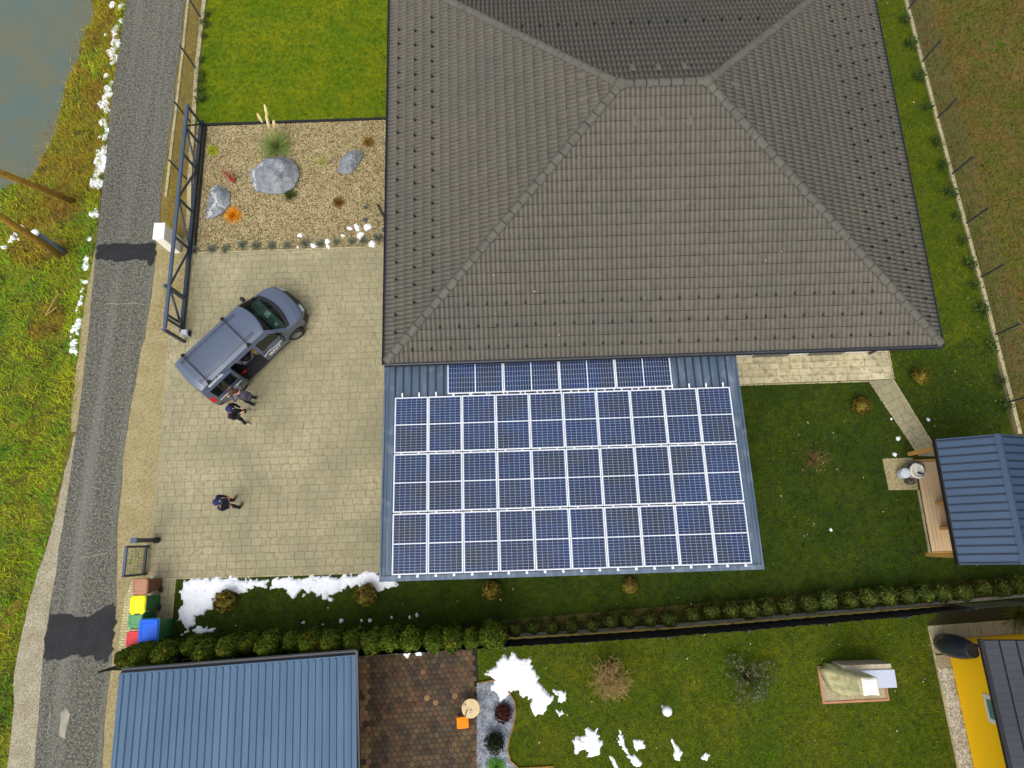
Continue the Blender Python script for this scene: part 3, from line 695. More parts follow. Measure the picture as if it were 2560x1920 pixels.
# one tile: two rolls across, raised front edge
prof = []
for half in (0, 1):
    for f_, h_ in ((0, -.026), (.12, -.026), (.17, .028), (.30, .036), (.60, .036), (.76, .030), (.80, -.004), (.98, -.006)): prof.append(((half + f_) * TW / 2, h_))
prof.append((TW, -.03))
def tile_local():
    V = []; F = []; n = len(prof)
    for x, h in prof: V.append((x, 0, .024 + h))
    for x, h in prof: V.append((x, EXPO - .012, .008 + h))
    for x, h in prof: V.append((x, 0, min(-.02, h - .01)))
    for i in range(n - 1):
        F.append((i, i + 1, n + i + 1, n + i)); F.append((2 * n + i, 2 * n + i + 1, i + 1, i))
    return np.array(V), np.array(F)
TV, TF = tile_local()
tile_me = np_mesh('roof_tile', TV, TF); tile_me.materials.append(MT['tile'])
FACES = {  # eave start, eave direction, inward direction, eave length
    'south': (Vector((HX0, HY0, EZ)), Vector((1, 0, 0)), Vector((0, 1, 0)), HX1 - HX0),
    'east': (Vector((HX1, HY0, EZ)), Vector((0, 1, 0)), Vector((-1, 0, 0)), HY1 - HY0),
    'north': (Vector((HX1, HY1, EZ)), Vector((-1, 0, 0)), Vector((0, -1, 0)), HX1 - HX0),
    'west': (Vector((HX0, HY1, EZ)), Vector((0, -1, 0)), Vector((1, 0, 0)), HY1 - HY0)}
cosr, sinr = 7.5 / SL, 3.0 / SL
def face_mat(fc):
    a, e, n, Lh = FACES[fc]; up = (n * cosr + Vector((0, 0, sinr))).normalized(); nm = e.cross(up).normalized()
    return a, e, up, nm, Lh
cands = []; per_face = {}
for fc in FACES:
    a, e, up, nm, Lh = face_mat(fc); ncol = int(Lh / TW) + 1
    for r in range(NR):
        run = (r + .5) * 7.5 / NR
        for c in range(ncol):
            lo, hi = c * TW, (c + 1) * TW
            hi = min(hi, Lh + .05)
            i0, i1 = run + 7.5 / NR, Lh - run - 7.5 / NR
            if hi < run - 7.5 / NR or lo > Lh - run + 7.5 / NR: continue
            T = a + e * lo + up * (r * EXPO)
            fullin = lo > i0 + .12 and hi < i1 - .12
            dist = (T - Vector((0, 0, CAM_H))).length
            face_cam = nm.dot((Vector((0, 0, CAM_H)) - T).normalized()) / dist ** 2
            vis = T.y < 17.5
            per_face.setdefault(fc, []).append((r, c, T))
            if fullin and vis: cands.append((-face_cam, fc, r, c))
cands.sort(); solo = {(f_, r, c) for _, f_, r, c in cands[:300]}
for fc in FACES:
    a, e, up, nm, Lh = face_mat(fc)
    R3 = np.array([list(e), list(up), list(nm)]).T
    Vs = []; Fs = []; nb_ = 0
    for r, c, T in per_face[fc]:
        jit = rnd.uniform(-.003, .003)
        if (fc, r, c) in solo:
            Mx = Matrix([[e.x, up.x, nm.x, T.x], [e.y, up.y, nm.y, T.y], [e.z, up.z, nm.z, T.z], [0, 0, 0, 1]])
            share('roof_tile', tile_me, roof_o, Mx @ Matrix.Translation((0, jit, 0)))
        else:
            Vs.append((TV + np.array([0, jit, 0])) @ R3.T + np.array(T)); Fs.append(TF + nb_); nb_ += len(TV)
    me = np_mesh('tile_field', np.concatenate(Vs), np.concatenate(Fs))
    bm = bmesh.new(); bm.from_mesh(me)
    n2 = Vector(FACES[fc][2])
    for corner, sgn in ((a, 1), (a + e * Lh, -1)):
        # vertical plane through the hip; keep the inner side
        hipd = (e * sgn + n2).normalized(); pn = (e * sgn - n2).normalized()
        bmesh.ops.bisect_plane(bm, geom=bm.verts[:] + bm.edges[:] + bm.faces[:], plane_co=corner, plane_no=-pn, clear_outer=True)
    bm.to_mesh(me); bm.free()
    o = mesh_obj('tile_field', me, MT['tile'], roof_o); o['kind'] = 'stuff'
# hip and ridge caps
def cap_mesh(Lc, r0, r1):
    b = MB(); V = []; n = 9
    for (x, r) in ((Lc * .05, r1), (Lc * .16, r1 * .985), (Lc * 1.0, r0)):
        for k in range(n):
            t = PI * (k / (n - 1)); V.append((x, r * math.cos(t), r * math.sin(t) * .72))
    F = [(i * n + k, i * n + k + 1, (i + 1) * n + k + 1, (i + 1) * n + k) for i in range(2) for k in range(n - 1)]
    F.append(tuple(range(n)))
    b.add(V, F); me = b.mesh('ridge_cap'); me.materials.append(MT['cap'])
    me.polygons.foreach_set('use_smooth', [len(p.vertices) == 4 for p in me.polygons]); return me
def caps(p, q, n, name):
    p, q = Vector(p), Vector(q); d = (q - p) / n; me = cap_mesh(d.length, .126, .142)
    x = d.normalized(); y = Vector((0, 0, 1)).cross(x).normalized(); z = x.cross(y)
    for k in range(n):
        o = p + d * k; Mx = Matrix([[x.x, y.x, z.x, o.x], [x.y, y.y, z.y, o.y], [x.z, y.z, z.z, o.z + .015], [0, 0, 0, 1]])
        share(name, me, roof_o, Mx @ Matrix.Rotation(rnd.uniform(-.015, .015), 4, 'Z'))
up_ = .02
for cx, cy, rx in ((HX0, HY0, RX0), (HX1, HY0, RX1), (HX1, HY1, RX1), (HX0, HY1, RX0)):
    caps((cx, cy, EZ + up_), (rx, RY, RZ + up_), 29, 'hip_cap')
caps((RX0, RY, RZ + .05), (RX1, RY, RZ + .05), 7, 'ridge_cap')
jn = MB()
for x in (RX0, RX1): jn.ball((x, RY, RZ + .05), (.2, .2, .15), 14, 8)
for o_ in (jn.build('ridge_joint', MT['cap'], roof_o, True),): o_['kind'] = 'stuff'
# snow hooks and vent tiles
hk = MB(); hk.box(-.010, .010, -.01, .06, .045, .055).box(-.030, .030, -.040, .0, .03, .108)
hook_me = hk.mesh('snow_hook'); hook_me.materials.append(MT['guard'])
def on_face(fc, s, row, off=0.0):
    a, e, up, nm, Lh = face_mat(fc); T = a + e * s + up * (row * EXPO + off)
    return Matrix([[e.x, up.x, nm.x, T.x], [e.y, up.y, nm.y, T.y], [e.z, up.z, nm.z, T.z], [0, 0, 0, 1]])
for fc, rows in (('south', (1, 3, 5)), ('west', (1, 3, 5)), ('east', (1, 3, 5, 7)), ('north', (13,))):
    Lh = face_mat(fc)[4]
    for ri, row in enumerate(rows):
        c = 2 + (ri % 2)
        while c * TW < Lh:
            s = c * TW + TW * .90; run = (row + 1) * 7.5 / NR
            if run + .2 < s < Lh - run - .2: 
                T = on_face(fc, s, row, .06)
                if T.translation.y < 18: share('snow_hook', hook_me, roof_o, T)
            c += 2
vt = MB()
V = []
for x0_, r in ((0, .055), (.2, .05), (.3, .012)):
    for k in range(7): V.append((.085 * math.cos(PI * k / 6), x0_, .03 + r * math.sin(PI * k / 6)))
vt.add(V, [(i * 7 + k, i * 7 + k + 1, (i + 1) * 7 + k + 1, (i + 1) * 7 + k) for i in range(2) for k in range(6)] + [tuple(range(7))])
vent_me = vt.mesh('vent_tile'); vent_me.materials.append(MT['tile'])
for fc, s, row in (('south', 7.9, 20.4), ('south', 8.75, 20.4), ('south', 9.6, 20.4), ('north', 8.0, 21), ('north', 8.8, 21), ('north', 9.6, 21), ('west', 7.6, 20.2), ('west', 6.75, 20.2), ('east', 7.7, 20.5), ('east', 6.8, 20.2)):
    share('vent_tile', vent_me, roof_o, on_face(fc, s, row))
# gutters, fascia
def gutter(p, q, parent, r=.065):
    p, q = Vector(p), Vector(q); d = (q - p).normalized(); s = d.cross(Vector((0, 0, 1))); b = MB(); V = []; n = 9
    for c in (p, q):
        for k in range(n):
            t = PI + PI * k / (n - 1); V.append(c + s * (r * math.cos(t)) + Vector((0, 0, r * math.sin(t))))
        for k in range(n - 1, -1, -1):
            t = PI + PI * k / (n - 1); V.append(c + s * ((r - .008) * math.cos(t)) + Vector((0, 0, (r - .008) * math.sin(t))))
    m_ = 2 * n
    F = [(k, (k + 1) % m_, m_ + (k + 1) % m_, m_ + k) for k in range(m_)]
    b.add(V, F); return b.build('gutter', MT['gutter'], parent, True)
g0 = EZ - .03
gutter((HX0 - .05, HY0 - .07, g0), (HX1 + .07, HY0 - .07, g0), house)
gutter((HX1 + .07, HY0 - .05, g0), (HX1 + .07, HY1, g0), house)
gutter((HX0 - .07, HY1, g0), (HX0 - .07, HY0 - .05, g0), house)
gutter((HX1, HY1 + .07, g0), (HX0, HY1 + .07, g0), house)
for x in (8.6, 10.6):
    f = MB().box(x, x + 1.4, 6.10, 6.15, .02, 2.2).build('window', MT['render_white'], house); MB().box(x + .06, x + 1.34, 6.085, 6.098, .08, 2.14).build('pane', MT['pane'], f)
for y in (8.0, 12.4, 15.0):
    f = MB().box(-3.40, -3.35, y, y + 1.3, .9, 2.2).build('window', MT['render_white'], house); MB().box(-3.415, -3.402, y + .06, y + 1.24, .96, 2.14).build('pane', MT['pane'], f)
f = MB().box(-3.40, -3.35, 10.3, 11.3, .02, 2.15).build('door', MT['door'], house); MB().box(-3.44, -3.41, 10.4, 10.43, .9, 1.3).build('handle', MT['gutter'], f)
MB().tube([(HX1 + .02, HY0 + .1, g0 - .05), (12.98, HY0 + .55, 2.6), (12.98, 6.1, .05)], .045).build('downpipe', MT['gutter'], house)

# ------------------------------------------------------------------ carport and solar panels
MT['bluemetal'] = surf('blue_grey_roof_sheet', lin(72, 90, 110), lin(64, 82, 100), .8, .45, lin(104, 114, 128), 2.2, .12, spec=.45)
tracks(MT['bluemetal'], lin(122, 130, 140), (7, .6, 1), .35)
MT['blueseam'] = surf('blue_grey_seam', lin(40, 50, 64), lin(46, 56, 72), 1, .45, spec=.4)
MT['steelblue'] = surf('steel_blue_sheet', lin(64, 92, 118), lin(58, 86, 112), .6, .5, spec=.4)
tracks(MT['steelblue'], lin(84, 116, 142), (4, .25, 1), .3)
MT['alu'] = surf('aluminium', lin(232, 234, 236), lin(220, 222, 226), 2, .35, metal=.0, spec=.5)
MT['cell'] = surf('solar_cell', lin(21, 36, 66), lin(27, 49, 92), .35, .14, lin(34, 40, 50), 1.1, .45, piece=.12, hue=.012, spec=.5)
MT['backsheet'] = surf('white_backsheet', lin(150, 162, 182), lin(142, 154, 176), 2, .3, spec=.5)
CZ0, CZ1, CY0, CY1, CX0, CX1 = 2.86, 2.60, -1.10, 5.60, -4.12, 7.20
cz = lambda y: CZ0 + (CZ1 - CZ0) * (y - CY0) / (CY1 - CY0)
car = empty('solar_carport', (0, 0, 0), 0, 'carport with blue-grey standing seam roof carrying solar panels', 'carport')
b = MB()
b.add([(CX0, CY0, cz(CY0)), (CX1, CY0, cz(CY0)), (CX1, CY1, cz(CY1)), (CX0, CY1, cz(CY1)), (CX0, CY0, cz(CY0) - .22), (CX1, CY0, cz(CY0) - .22), (CX1, CY1, cz(CY1) - .22), (CX0, CY1, cz(CY1) - .22)],
      [(0, 1, 2, 3), (7, 6, 5, 4), (0, 4, 5, 1), (1, 5, 6, 2), (2, 6, 7, 3), (3, 7, 4, 0)])
croof = b.build('roof', MT['bluemetal'], car)
slope = math.atan2(CZ1 - CZ0, CY1 - CY0)
sm = MB(); Ls = math.hypot(CY1 - CY0, CZ1 - CZ0)
sm.box(-.012, .012, .16, Ls - .02, 0.001, .032); sm.box(-.03, .03, .16, Ls - .02, .0005, .006)
seam_me = sm.mesh('seam'); seam_me.materials.append(MT['blueseam'])
nse = 43
for k in range(1, nse):
    x = CX0 + .36 + (CX1 - CX0 - .72) * (k - 1) / (nse - 2)
    o = share('seam', seam_me, croof); o.location = (x, CY0, cz(CY0)); o.rotation_euler = (slope, 0, 0)
def edge_trim(pts, w_, h_, name='trim'):
    t = MB()
    for p, q in zip(pts[:-1], pts[1:]): t.bar(p, q, w_, h_)
    return t.build(name, MT['bluemetal'], car)
edge_trim([(CX0 + .03, CY0, cz(CY0) + .03), (CX0 + .03, CY1, cz(CY1) + .03)], .05, .05)
edge_trim([(CX0 + .14, CY0 + .02, cz(CY0) + .012), (CX0 + .14, CY1, cz(CY1) + .012)], .03, .03)
edge_trim([(CX1 - .03, CY0, cz(CY0) + .03), (CX1 - .03, CY1, cz(CY1) + .03)], .05, .05)
edge_trim([(CX1 - .14, CY0 + .02, cz(CY0) + .012), (CX1 - .14, CY1, cz(CY1) + .012)], .03, .03)
edge_trim([(CX0, CY0 + .05, cz(CY0) + .018), (CX1, CY0 + .05, cz(CY0) + .018)], .15, .04)
for x in (-3.8, 1.5, 6.8):
    for y in (-.75, 5.0): MB().box(x - .07, x + .07, y - .07, y + .07, 0, cz(y) - .2).build('post', MT['darkmetal'], car)
for y in (-.75, 5.0): MB().box(-3.95, 7.0, y - .08, y + .08, cz(y) - .45, cz(y) - .215).build('beam', MT['darkmetal'], car)
# mounting rails
mf = empty('mounting_frame', (0, 0, 0), 0, 'white aluminium mounting rails under the solar panels', 'mounting frame')
rl = MB(); rl.box(-.022, .022, 0, 5.62, .035, .075).box(-.035, .035, -.0, .06, .03, .10)
rail_me = rl.mesh('rail'); rail_me.materials.append(MT['alu'])
for k in range(20):
    x = -3.52 + k * .5355
    o = share('rail', rail_me, mf); o.location = (x, -1.03, cz(-1.03)); o.rotation_euler = (slope, 0, 0)
rl2 = MB(); rl2.box(-.02, .02, 0, 1.14, .035, .07); r2 = rl2.mesh('rail'); r2.materials.append(MT['alu'])
for k in range(13):
    o = share('rail', r2, mf); o.location = (-1.88 + k * .565, 4.43, cz(4.43)); o.rotation_euler = (slope, 0, 0)
# one panel, built lying in its own plane, portrait
PW, PH = 1.04, 1.765
pf = MB(); fw, fh = .024, .035
pf.box(0, PW, 0, fw, 0, fh).box(0, PW, PH - fw, PH, 0, fh).box(0, fw, fw, PH - fw, 0, fh).box(PW - fw, PW, fw, PH - fw, 0, fh).box(fw, PW - fw, PH / 2 - .010, PH / 2 + .010, .0285, .031)
frame_me = pf.mesh('frame'); frame_me.materials.append(MT['alu'])
bs = MB(); bs.box(fw, PW - fw, fw, PH - fw, .018, .028); back_me = bs.mesh('backsheet'); back_me.materials.append(MT['backsheet'])
def cells_mesh(y0, y1):
    b = MB(); cw = (PW - 2 * fw - .03) / 6; ch = (y1 - y0) / 10; g = .0042
    for i in range(6):
        for j in range(10):
            x = fw + .015 + i * cw; y = y0 + j * ch
            b.add([(x + g, y + g, .0295), (x + cw - g, y + g, .0295), (x + cw - g, y + ch - g, .0295), (x + g, y + ch - g, .0295)], [(0, 1, 2, 3)])
    me = b.mesh('cell_field'); me.materials.append(MT['cell']); return me
mid = PH / 2
c_lo = cells_mesh(fw + .015, mid - .016); c_hi = cells_mesh(mid + .016, PH - fw - .015)
ORD = ['first', 'second', 'third', 'fourth', 'fifth', 'sixth', 'seventh', 'eighth', 'ninth', 'tenth', 'eleventh', 'twelfth', 'thirteenth', 'fourteenth', 'fifteenth', 'sixteenth', 'seventeenth', 'eighteenth', 'nineteenth', 'twentieth', 'twenty-first', 'twenty-second', 'twenty-third', 'twenty-fourth', 'twenty-fifth', 'twenty-sixth', 'twenty-seventh', 'twenty-eighth']
def panel(loc, rot, label):
    p = empty('solar_module', loc, 0, label, 'solar panel', 'solar panels on the carport roof'); p.rotation_euler = rot
    fr = share('frame', frame_me, p); share('backsheet', back_me, fr)
    share('cell_field', c_lo, p); share('cell_field', c_hi, p)
rown = ['in the row nearest the hedge', 'in the middle row', 'in the row below the short top row']
for r in range(3):
    for c in range(10):
        x = -3.74 + c * 1.06; y = -.945 + r * 1.805
        wh = 'upright solar panel, %s from the left %s' % (ORD[c], rown[r])
        panel((x, y, cz(y) + .078), (slope, 0, 0), wh)
xl = at(1118.6, 910, cz(5.0) + .1)[0]
for c in range(4):
    x = xl + (c + 1) * 1.785 - .02; y = 4.50
    Mx = Matrix.Rotation(slope, 4, 'X') @ Matrix.Rotation(PI / 2, 4, 'Z')
    panel((x, y, cz(y) + .078), Mx.to_euler(), 'sideways solar panel in the short top row, %s from the left' % ORD[c])
MB().bar((-1.9, 5.47, 2.72), (-1.68, 5.62, 2.74), .03, .012).build('bracket', MT['alu'], mf)

# ------------------------------------------------------------------ blue shed of the neighbour (bottom left)
shed = empty('blue_shed', (0, 0, 0), 0, 'shed with ribbed steel-blue sheet roof beside the road, bottom left', 'shed')
SZ = 2.3
s0 = at(298, 1684, SZ); s1 = at(890, 1637, SZ)
sx, sy = s0[0], s0[1]; SW = math.hypot(s1[0] - s0[0], s1[1] - s0[1]); sang = math.atan2(s1[1] - s0[1], s1[0] - s0[0])
shed.location = (sx, sy, 0); shed.rotation_euler = (0, 0, sang)
SLn = 7.0; srise = .35
MB().box(.25, SW - 1.3, -SLn + .2, -.3, 0, SZ - .15).build('wall', MT['render_white'], shed)
b = MB(); b.add([(0, 0, SZ - .08), (SW, 0, SZ - .08), (SW, -SLn, SZ - .08 + srise), (0, -SLn, SZ - .08 + srise), (0, 0, SZ), (SW, 0, SZ), (SW, -SLn, SZ + srise), (0, -SLn, SZ + srise)],
                [(0, 1, 2, 3), (4, 7, 6, 5), (0, 4, 5, 1), (1, 5, 6, 2), (2, 6, 7, 3), (3, 7, 4, 0)])
sroof = b.build('roof', MT['steelblue'], shed)
rb = MB(); sl2 = math.atan2(srise, SLn); Lr = math.hypot(SLn, srise)
rb.add([(-.045, -.06, 0), (-.022, -.06, .036), (.022, -.06, .036), (.045, -.06, 0), (-.045, -Lr, 0), (-.022, -Lr, .036), (.022, -Lr, .036), (.045, -Lr, 0)], [(0, 1, 2, 3), (4, 5, 1, 0), (5, 6, 2, 1), (6, 7, 3, 2)])
rib_me = rb.mesh('roof_rib'); rib_me.materials.append(MT['steelblue'])
nrib = 33
for k in range(nrib):
    o = share('roof_rib', rib_me, sroof); o.location = (.12 + (SW - .3) * k / (nrib - 1), 0, SZ + .001); o.rotation_euler = (-sl2, 0, 0)
gutter((.02, .08, SZ - .03), (SW + .02, .08, SZ - .03), shed, .07)
MB().box(SW - .01, SW + .06, -SLn, .12, SZ - .12, SZ + .03).build('verge_trim', MT['gutter'], shed)

# ------------------------------------------------------------------ garden house with timber deck (right)
MT['deck'] = surf('timber_deck_board', lin(212, 186, 146), lin(202, 172, 130), 1.4, .7, piece=.07)
MT['timber'] = surf('timber', lin(186, 142, 74), lin(170, 128, 62), 2, .7, bump=.2)
MT['gardenblue'] = surf('garden_house_sheet', lin(46, 68, 94), lin(40, 62, 86), .8, .5, spec=.4)
MT['gardenseam'] = surf('garden_house_seam', lin(22, 30, 44), lin(26, 34, 50), 1, .6, spec=.2)
gh = empty('garden_house', (0, 0, 0), 0, 'garden house with blue standing seam gable roof beside timber deck', 'garden house')
ge0 = at(2337, 1098, 2.1); ge1 = at(2402, 1412, 2.1); gr0 = at(2497, 1086, 2.85)
gx, gy1, gy0, rx_ = (ge0[0] + ge1[0]) / 2, ge0[1], ge1[1], gr0[0]
gex = 2 * rx_ - gx
MB().box(gx + 1.75, gex - .3, gy0 + .35, gy1 - .35, 0, 2.15).build('wall', MT['timber'], gh)
for side, x0, x1 in ((1, gx, rx_), (-1, gex, rx_)):
    b = MB(); b.add([(x0, gy0, 2.1), (x1, gy0, 2.85), (x1, gy1, 2.85), (x0, gy1, 2.1), (x0, gy0, 2.0), (x1, gy0, 2.75), (x1, gy1, 2.75), (x0, gy1, 2.0)],
                    [(0, 1, 2, 3), (7, 6, 5, 4), (0, 4, 5, 1), (2, 6, 7, 3), (3, 7, 4, 0)] if side == 1 else [(3, 2, 1, 0), (4, 5, 6, 7), (1, 5, 4, 0), (3, 7, 6, 2), (0, 4, 7, 3)])
    ro = b.build('roof', MT['gardenblue'], gh)
    sb = MB(); run = abs(x1 - x0); L_ = math.hypot(run, .75)
    ang = math.atan2(.75, x1 - x0)
    z1_ = side * .024; sb.box(.01, L_ - .11, -.011, .011, min(.001 * side, z1_), max(.001 * side, z1_)); sb.box(.01, L_ - .11, -.035, -.027, min(.001 * side, z1_ * .4), max(.001 * side, z1_ * .4))
    sme = sb.mesh('seam'); sme.materials.append(MT['gardenseam'])
    for k in range(16):
        y = gy0 + .06 + (gy1 - gy0 - .12) * k / 15
        o = share('seam', sme, ro); o.location = (x0, y, 2.1); o.rotation_euler = (0, -ang, 0)
rc = MB(); rc.add([(rx_ - .13, gy0 - .01, 2.80), (rx_, gy0 - .01, 2.90), (rx_ + .13, gy0 - .01, 2.80), (rx_ - .13, gy1 + .01, 2.80), (rx_, gy1 + .01, 2.90), (rx_ + .13, gy1 + .01, 2.80)], [(0, 1, 4, 3), (1, 2, 5, 4), (0, 2, 1), (3, 4, 5)])
rc.build('ridge_cap', MT['gardenblue'], gh)
MB().box(gx - .05, gx + .015, gy0, gy1, 1.96, 2.10).build('fascia', MT['black'], gh)
for y in (gy0 + .25, gy1 - .25): MB().box(gx + .12, gx + .24, y - .06, y + .06, .3, 2.05).build('post', MT['timber'], gh)
# deck
MT['bark_dark'] = surf('dark_joist', lin(60, 46, 30), lin(52, 40, 26), 3, .9)
dk = empty('timber_deck', (0, 0, 0), 0, 'pale timber deck of lengthwise boards in front of the garden house', 'deck')
d_nw = at(2297, 1168, .08); d_sw = at(2326, 1382, .08)
dx0 = (d_nw[0] + d_sw[0]) / 2; dy1, dy0 = d_nw[1] + .22, d_sw[1]
bd = MB(); bd.box(-.0605, .0605, dy0 + .04, dy1 - .04, .05, .08); bme = bd.mesh('board'); bme.materials.append(MT['deck'])
for k in range(15):
    o = share('board', bme, dk); o.location = (dx0 + .065 + k * .131, 0, rnd.uniform(-.002, .002))
MB().box(dx0 + .03, dx0 + 1.9, dy0 + .03, dy1 - .03, .0, .045).build('base', MT['bark_dark'], dk)
MB().box(dx0 - .02, dx0 + 1.95, dy0 - .03, dy0 + .03, .0, .085).build('end_board', MT['timber'], dk)
MB().box(dx0 - .02, dx0 + 1.95, dy1 - .03, dy1 + .05, .0, .085).build('end_board', MT['timber'], dk)
kerb_line('deck_edging', [(dx0 - .06, dy0 - .06), (dx0 - .06, dy1 - 1.0)], .06, -.04, .05, MT['concrete'])
bn = empty('garden_bench', (dx0 + .42, .28, .08), 0, 'small timber bench with dark slats half under the garden house roof', 'bench')
for y in (-.42, .42):
    MB().box(-.02, .42, y - .05, y + .05, 0, .42).build('leg', MT['timber'], bn)
for k, x in enumerate((.06, .2, .34)): MB().box(x - .05, x + .05, -.36, .36, .40, .43).build('slat', MT['black'] if k == 0 else MT['timber'], bn)
MB().box(.40, .45, -.45, .45, .3, .85).build('backrest', MT['timber'], bn)
# round tub with hoses on the deck
MT['cream'] = surf('cream_plastic', lin(226, 220, 206), lin(210, 204, 190), 4, .45)
MT['palegrey'] = surf('pale_grey_plastic', lin(196, 202, 210), lin(180, 186, 194), 4, .45)
MT['hose'] = surf('dark_hose', lin(52, 52, 58), lin(64, 64, 70), 4, .5)
tp = at(2291, 1177, .42)
tub = empty('filter_tub', (tp[0] + .02, tp[1], .08), 0, 'round cream tub with dark hoses standing at the deck edge', 'tub')
MB().lathe([(.19, 0), (.23, .12), (.25, .36), (.27, .38), (.26, .42), (.215, .42), (.21, .36), (.05, .40)], 28).build('tank', MT['cream'], tub, True)
MB().bar((-.02, -.2, .425), (.02, .2, .425), .012, .02).build('seam', MT['palegrey'], tub)
MB().bar((-.04, -.06, .43), (.10, -.13, .47), .05, .04).build('tap', MT['black'], tub)
MB().lathe([(.20, 0), (.24, .1), (.29, .2), (.30, .3)], 20, (.06, .04, -.02)).build('bracket', MT['hose'], tub, True)
MB().tube([(-.34, .16, .10), (-.30, .26, .25), (-.05, .27, .45), (.14, .15, .50), (.20, -.03, .46), (.13, -.18, .44), (-.04, -.26, .30), (-.18, -.34, .05), (-.32, -.36, -.2), (-.36, -.28, -.25), (-.26, -.24, -.22)], .016, 6).build('hose', MT['hose'], tub, True)
sp = at(2262, 1183, .3)
st = empty('filter_tank', (sp[0], sp[1], 0), 0, 'smaller pale grey round tank on the gravel beside the cream tub', 'tank')
MB().lathe([(.15, 0), (.17, .15), (.175, .34), (.16, .39), (.11, .40), (.10, .385), (.02, .39)], 24).build('body', MT['palegrey'], st, True)
MB().lathe([(.12, .395), (.118, .41), (.10, .412)], 24).build('lid', MT['palegrey'], st, True)
hb = at(2273, 1204, .1)
tag(MB().tube([(hb[0] + .14 * math.cos(a * .7) + rnd.uniform(-.02, .02), hb[1] + .10 * math.sin(a * .7), .03 + .012 * a) for a in range(0, 19)], .017, 6).build('coiled_hose', MT['hose'], None, True), 'coil of dark hose lying on the gravel below the cream tub', 'hose')

# ------------------------------------------------------------------ yellow neighbour house (bottom right)
MT['yellow'] = surf('yellow_render', lin(248, 194, 0), lin(242, 188, 0), .8, .85, bump=.1)
MT['slate'] = surf('dark_flat_tile', lin(48, 53, 60), lin(40, 45, 52), .7, .6, piece=.10, bump=.2)
MT['wash'] = surf('washed_concrete_slab', lin(176, 164, 132), lin(160, 150, 120), 2, .9, lin(120, 110, 84), 40, .4, piece=.06, bump=.5)
yh = empty('yellow_house', (13.93, -3.68, 0), NB, 'bright yellow house with dark tiled roof, bottom right corner', 'house')
MB().box(0, 9, -9, 0, 0, 2.75).build('wall', MT['yellow'], yh)
YZ = 2.7; ov = .62; yr = .5
b = MB(); b.add([(-ov, -9.6, YZ), (4.5, -9.6, YZ + yr * 5.1), (4.5, .42, YZ + yr * 5.1), (-ov, .42, YZ), (-ov, -9.6, YZ - .12), (4.5, -9.6, YZ + yr * 5.1 - .12), (4.5, .42, YZ + yr * 5.1 - .12), (-ov, .42, YZ - .12)], [(0, 1, 2, 3), (7, 6, 5, 4), (0, 4, 5, 1), (2, 6, 7, 3), (3, 7, 4, 0)])
yroof = b.build('roof', MT['underlay'], yh)
b = MB(); b.add([(9.6, -9.6, YZ), (4.5, -9.6, YZ + yr * 5.1), (4.5, .42, YZ + yr * 5.1), (9.6, .42, YZ)], [(3, 2, 1, 0)]); b.build('roof', MT['slate'], yh)
ft = MB(); ft.box(.004, .44, -.098, .098, .004, .028); ft.box(.18, .44, -.098, .098, .028, .032)
ya = math.atan2(yr, 1)
ftv = MB(); cw = .2
V = [(.0, -.098, .036), (.36, -.098, .012), (.36, .098, .012), (.0, .098, .036), (0, -.098, .008), (0, .098, .008), (.36, -.098, -.004), (.36, .098, -.004)]
ftv.add(V, [(0, 1, 2, 3), (4, 0, 3, 5), (4, 6, 1, 0), (3, 2, 7, 5)])
ftm = ftv.mesh('roof_tile'); ftm.materials.append(MT['slate'])
rest = MB()
for i in range(6):
    for j in range(24):
        y = .31 - j * .2; Tm = Matrix.Translation((-ov + i * .40 * math.cos(ya), y, YZ + i * .40 * math.sin(ya) + .002)) @ Matrix.Rotation(-ya, 4, 'Y')
        share('roof_tile', ftm, yroof, Tm)
MB().bar((-ov - .06, -9.6, YZ), (-ov - .06, .45, YZ), .12, .10).build('gutter', MT['black'], yh)
f = MB().box(-.03, .0, -2.15, -1.35, 1.25, 2.2).build('window', MT['render_white'], yh)
MT['greenpane'] = surf('green_grey_pane', lin(96, 130, 122), lin(84, 118, 112), 1, .1, spec=.7)
MB().box(-.045, -.032, -2.02, -1.48, 1.38, 2.07).build('pane', MT['greenpane'], f)
dp = MB().tube([(-.06, .06, .02), (-.06, .06, 2.2), (-.5, .06, 2.55), (-.62, .06, 2.68)], .04, 8).build('downpipe', MT['black'], yh)
# slab path round the yellow house: a row of single slabs on its north side, one on the west, then pebbles
yp = empty('slab_path', (13.93, -3.68, 0), NB, None, None, None, 'structure')
for k in range(11):
    x = -.46 + k * .415
    MB().box(x + .006, x + .409, .012, .40, -.03, .016).build('slab', MT['wash'], yp)
for k in range(2): MB().box(-.46, -.012, -.40 - k * .45, .0 - k * .45, -.03, .016).build('slab', MT['wash'], yp)
MB().box(-.52, 5, .405, .455, -.04, .03).build('kerb', MT['concrete'], yp)
MB().box(-.53, -.475, -9, .40, -.04, .03).build('kerb', MT['concrete'], yp)
yq = [(13.93 + x * math.cos(NB) - y * math.sin(NB), -3.68 + x * math.sin(NB) + y * math.cos(NB)) for x, y in ((-.46, -.87), (-.02, -.87), (-.02, -6), (-.46, -6))]
sheet('pebble_strip', yq, .004, MT['grey_concrete'])
MT['whitepebble'] = surf('white_pebble', lin(214, 208, 192), lin(180, 172, 152), 4, .7, piece=.35)
pebbles('gravel', scatter(yq, 1400), .014, .022, MT['whitepebble'], 'white pebble strip at the foot of the yellow wall')
MT['barrel'] = surf('black_barrel', lin(30, 36, 42), lin(40, 46, 54), 3, .35, spec=.5)
bb = at(2352, 1606, 0)
ba = empty('rain_barrel', (bb[0] + .02, bb[1] - .02, 0), 0, 'black bulging rain barrel at the corner of the yellow house', 'barrel')
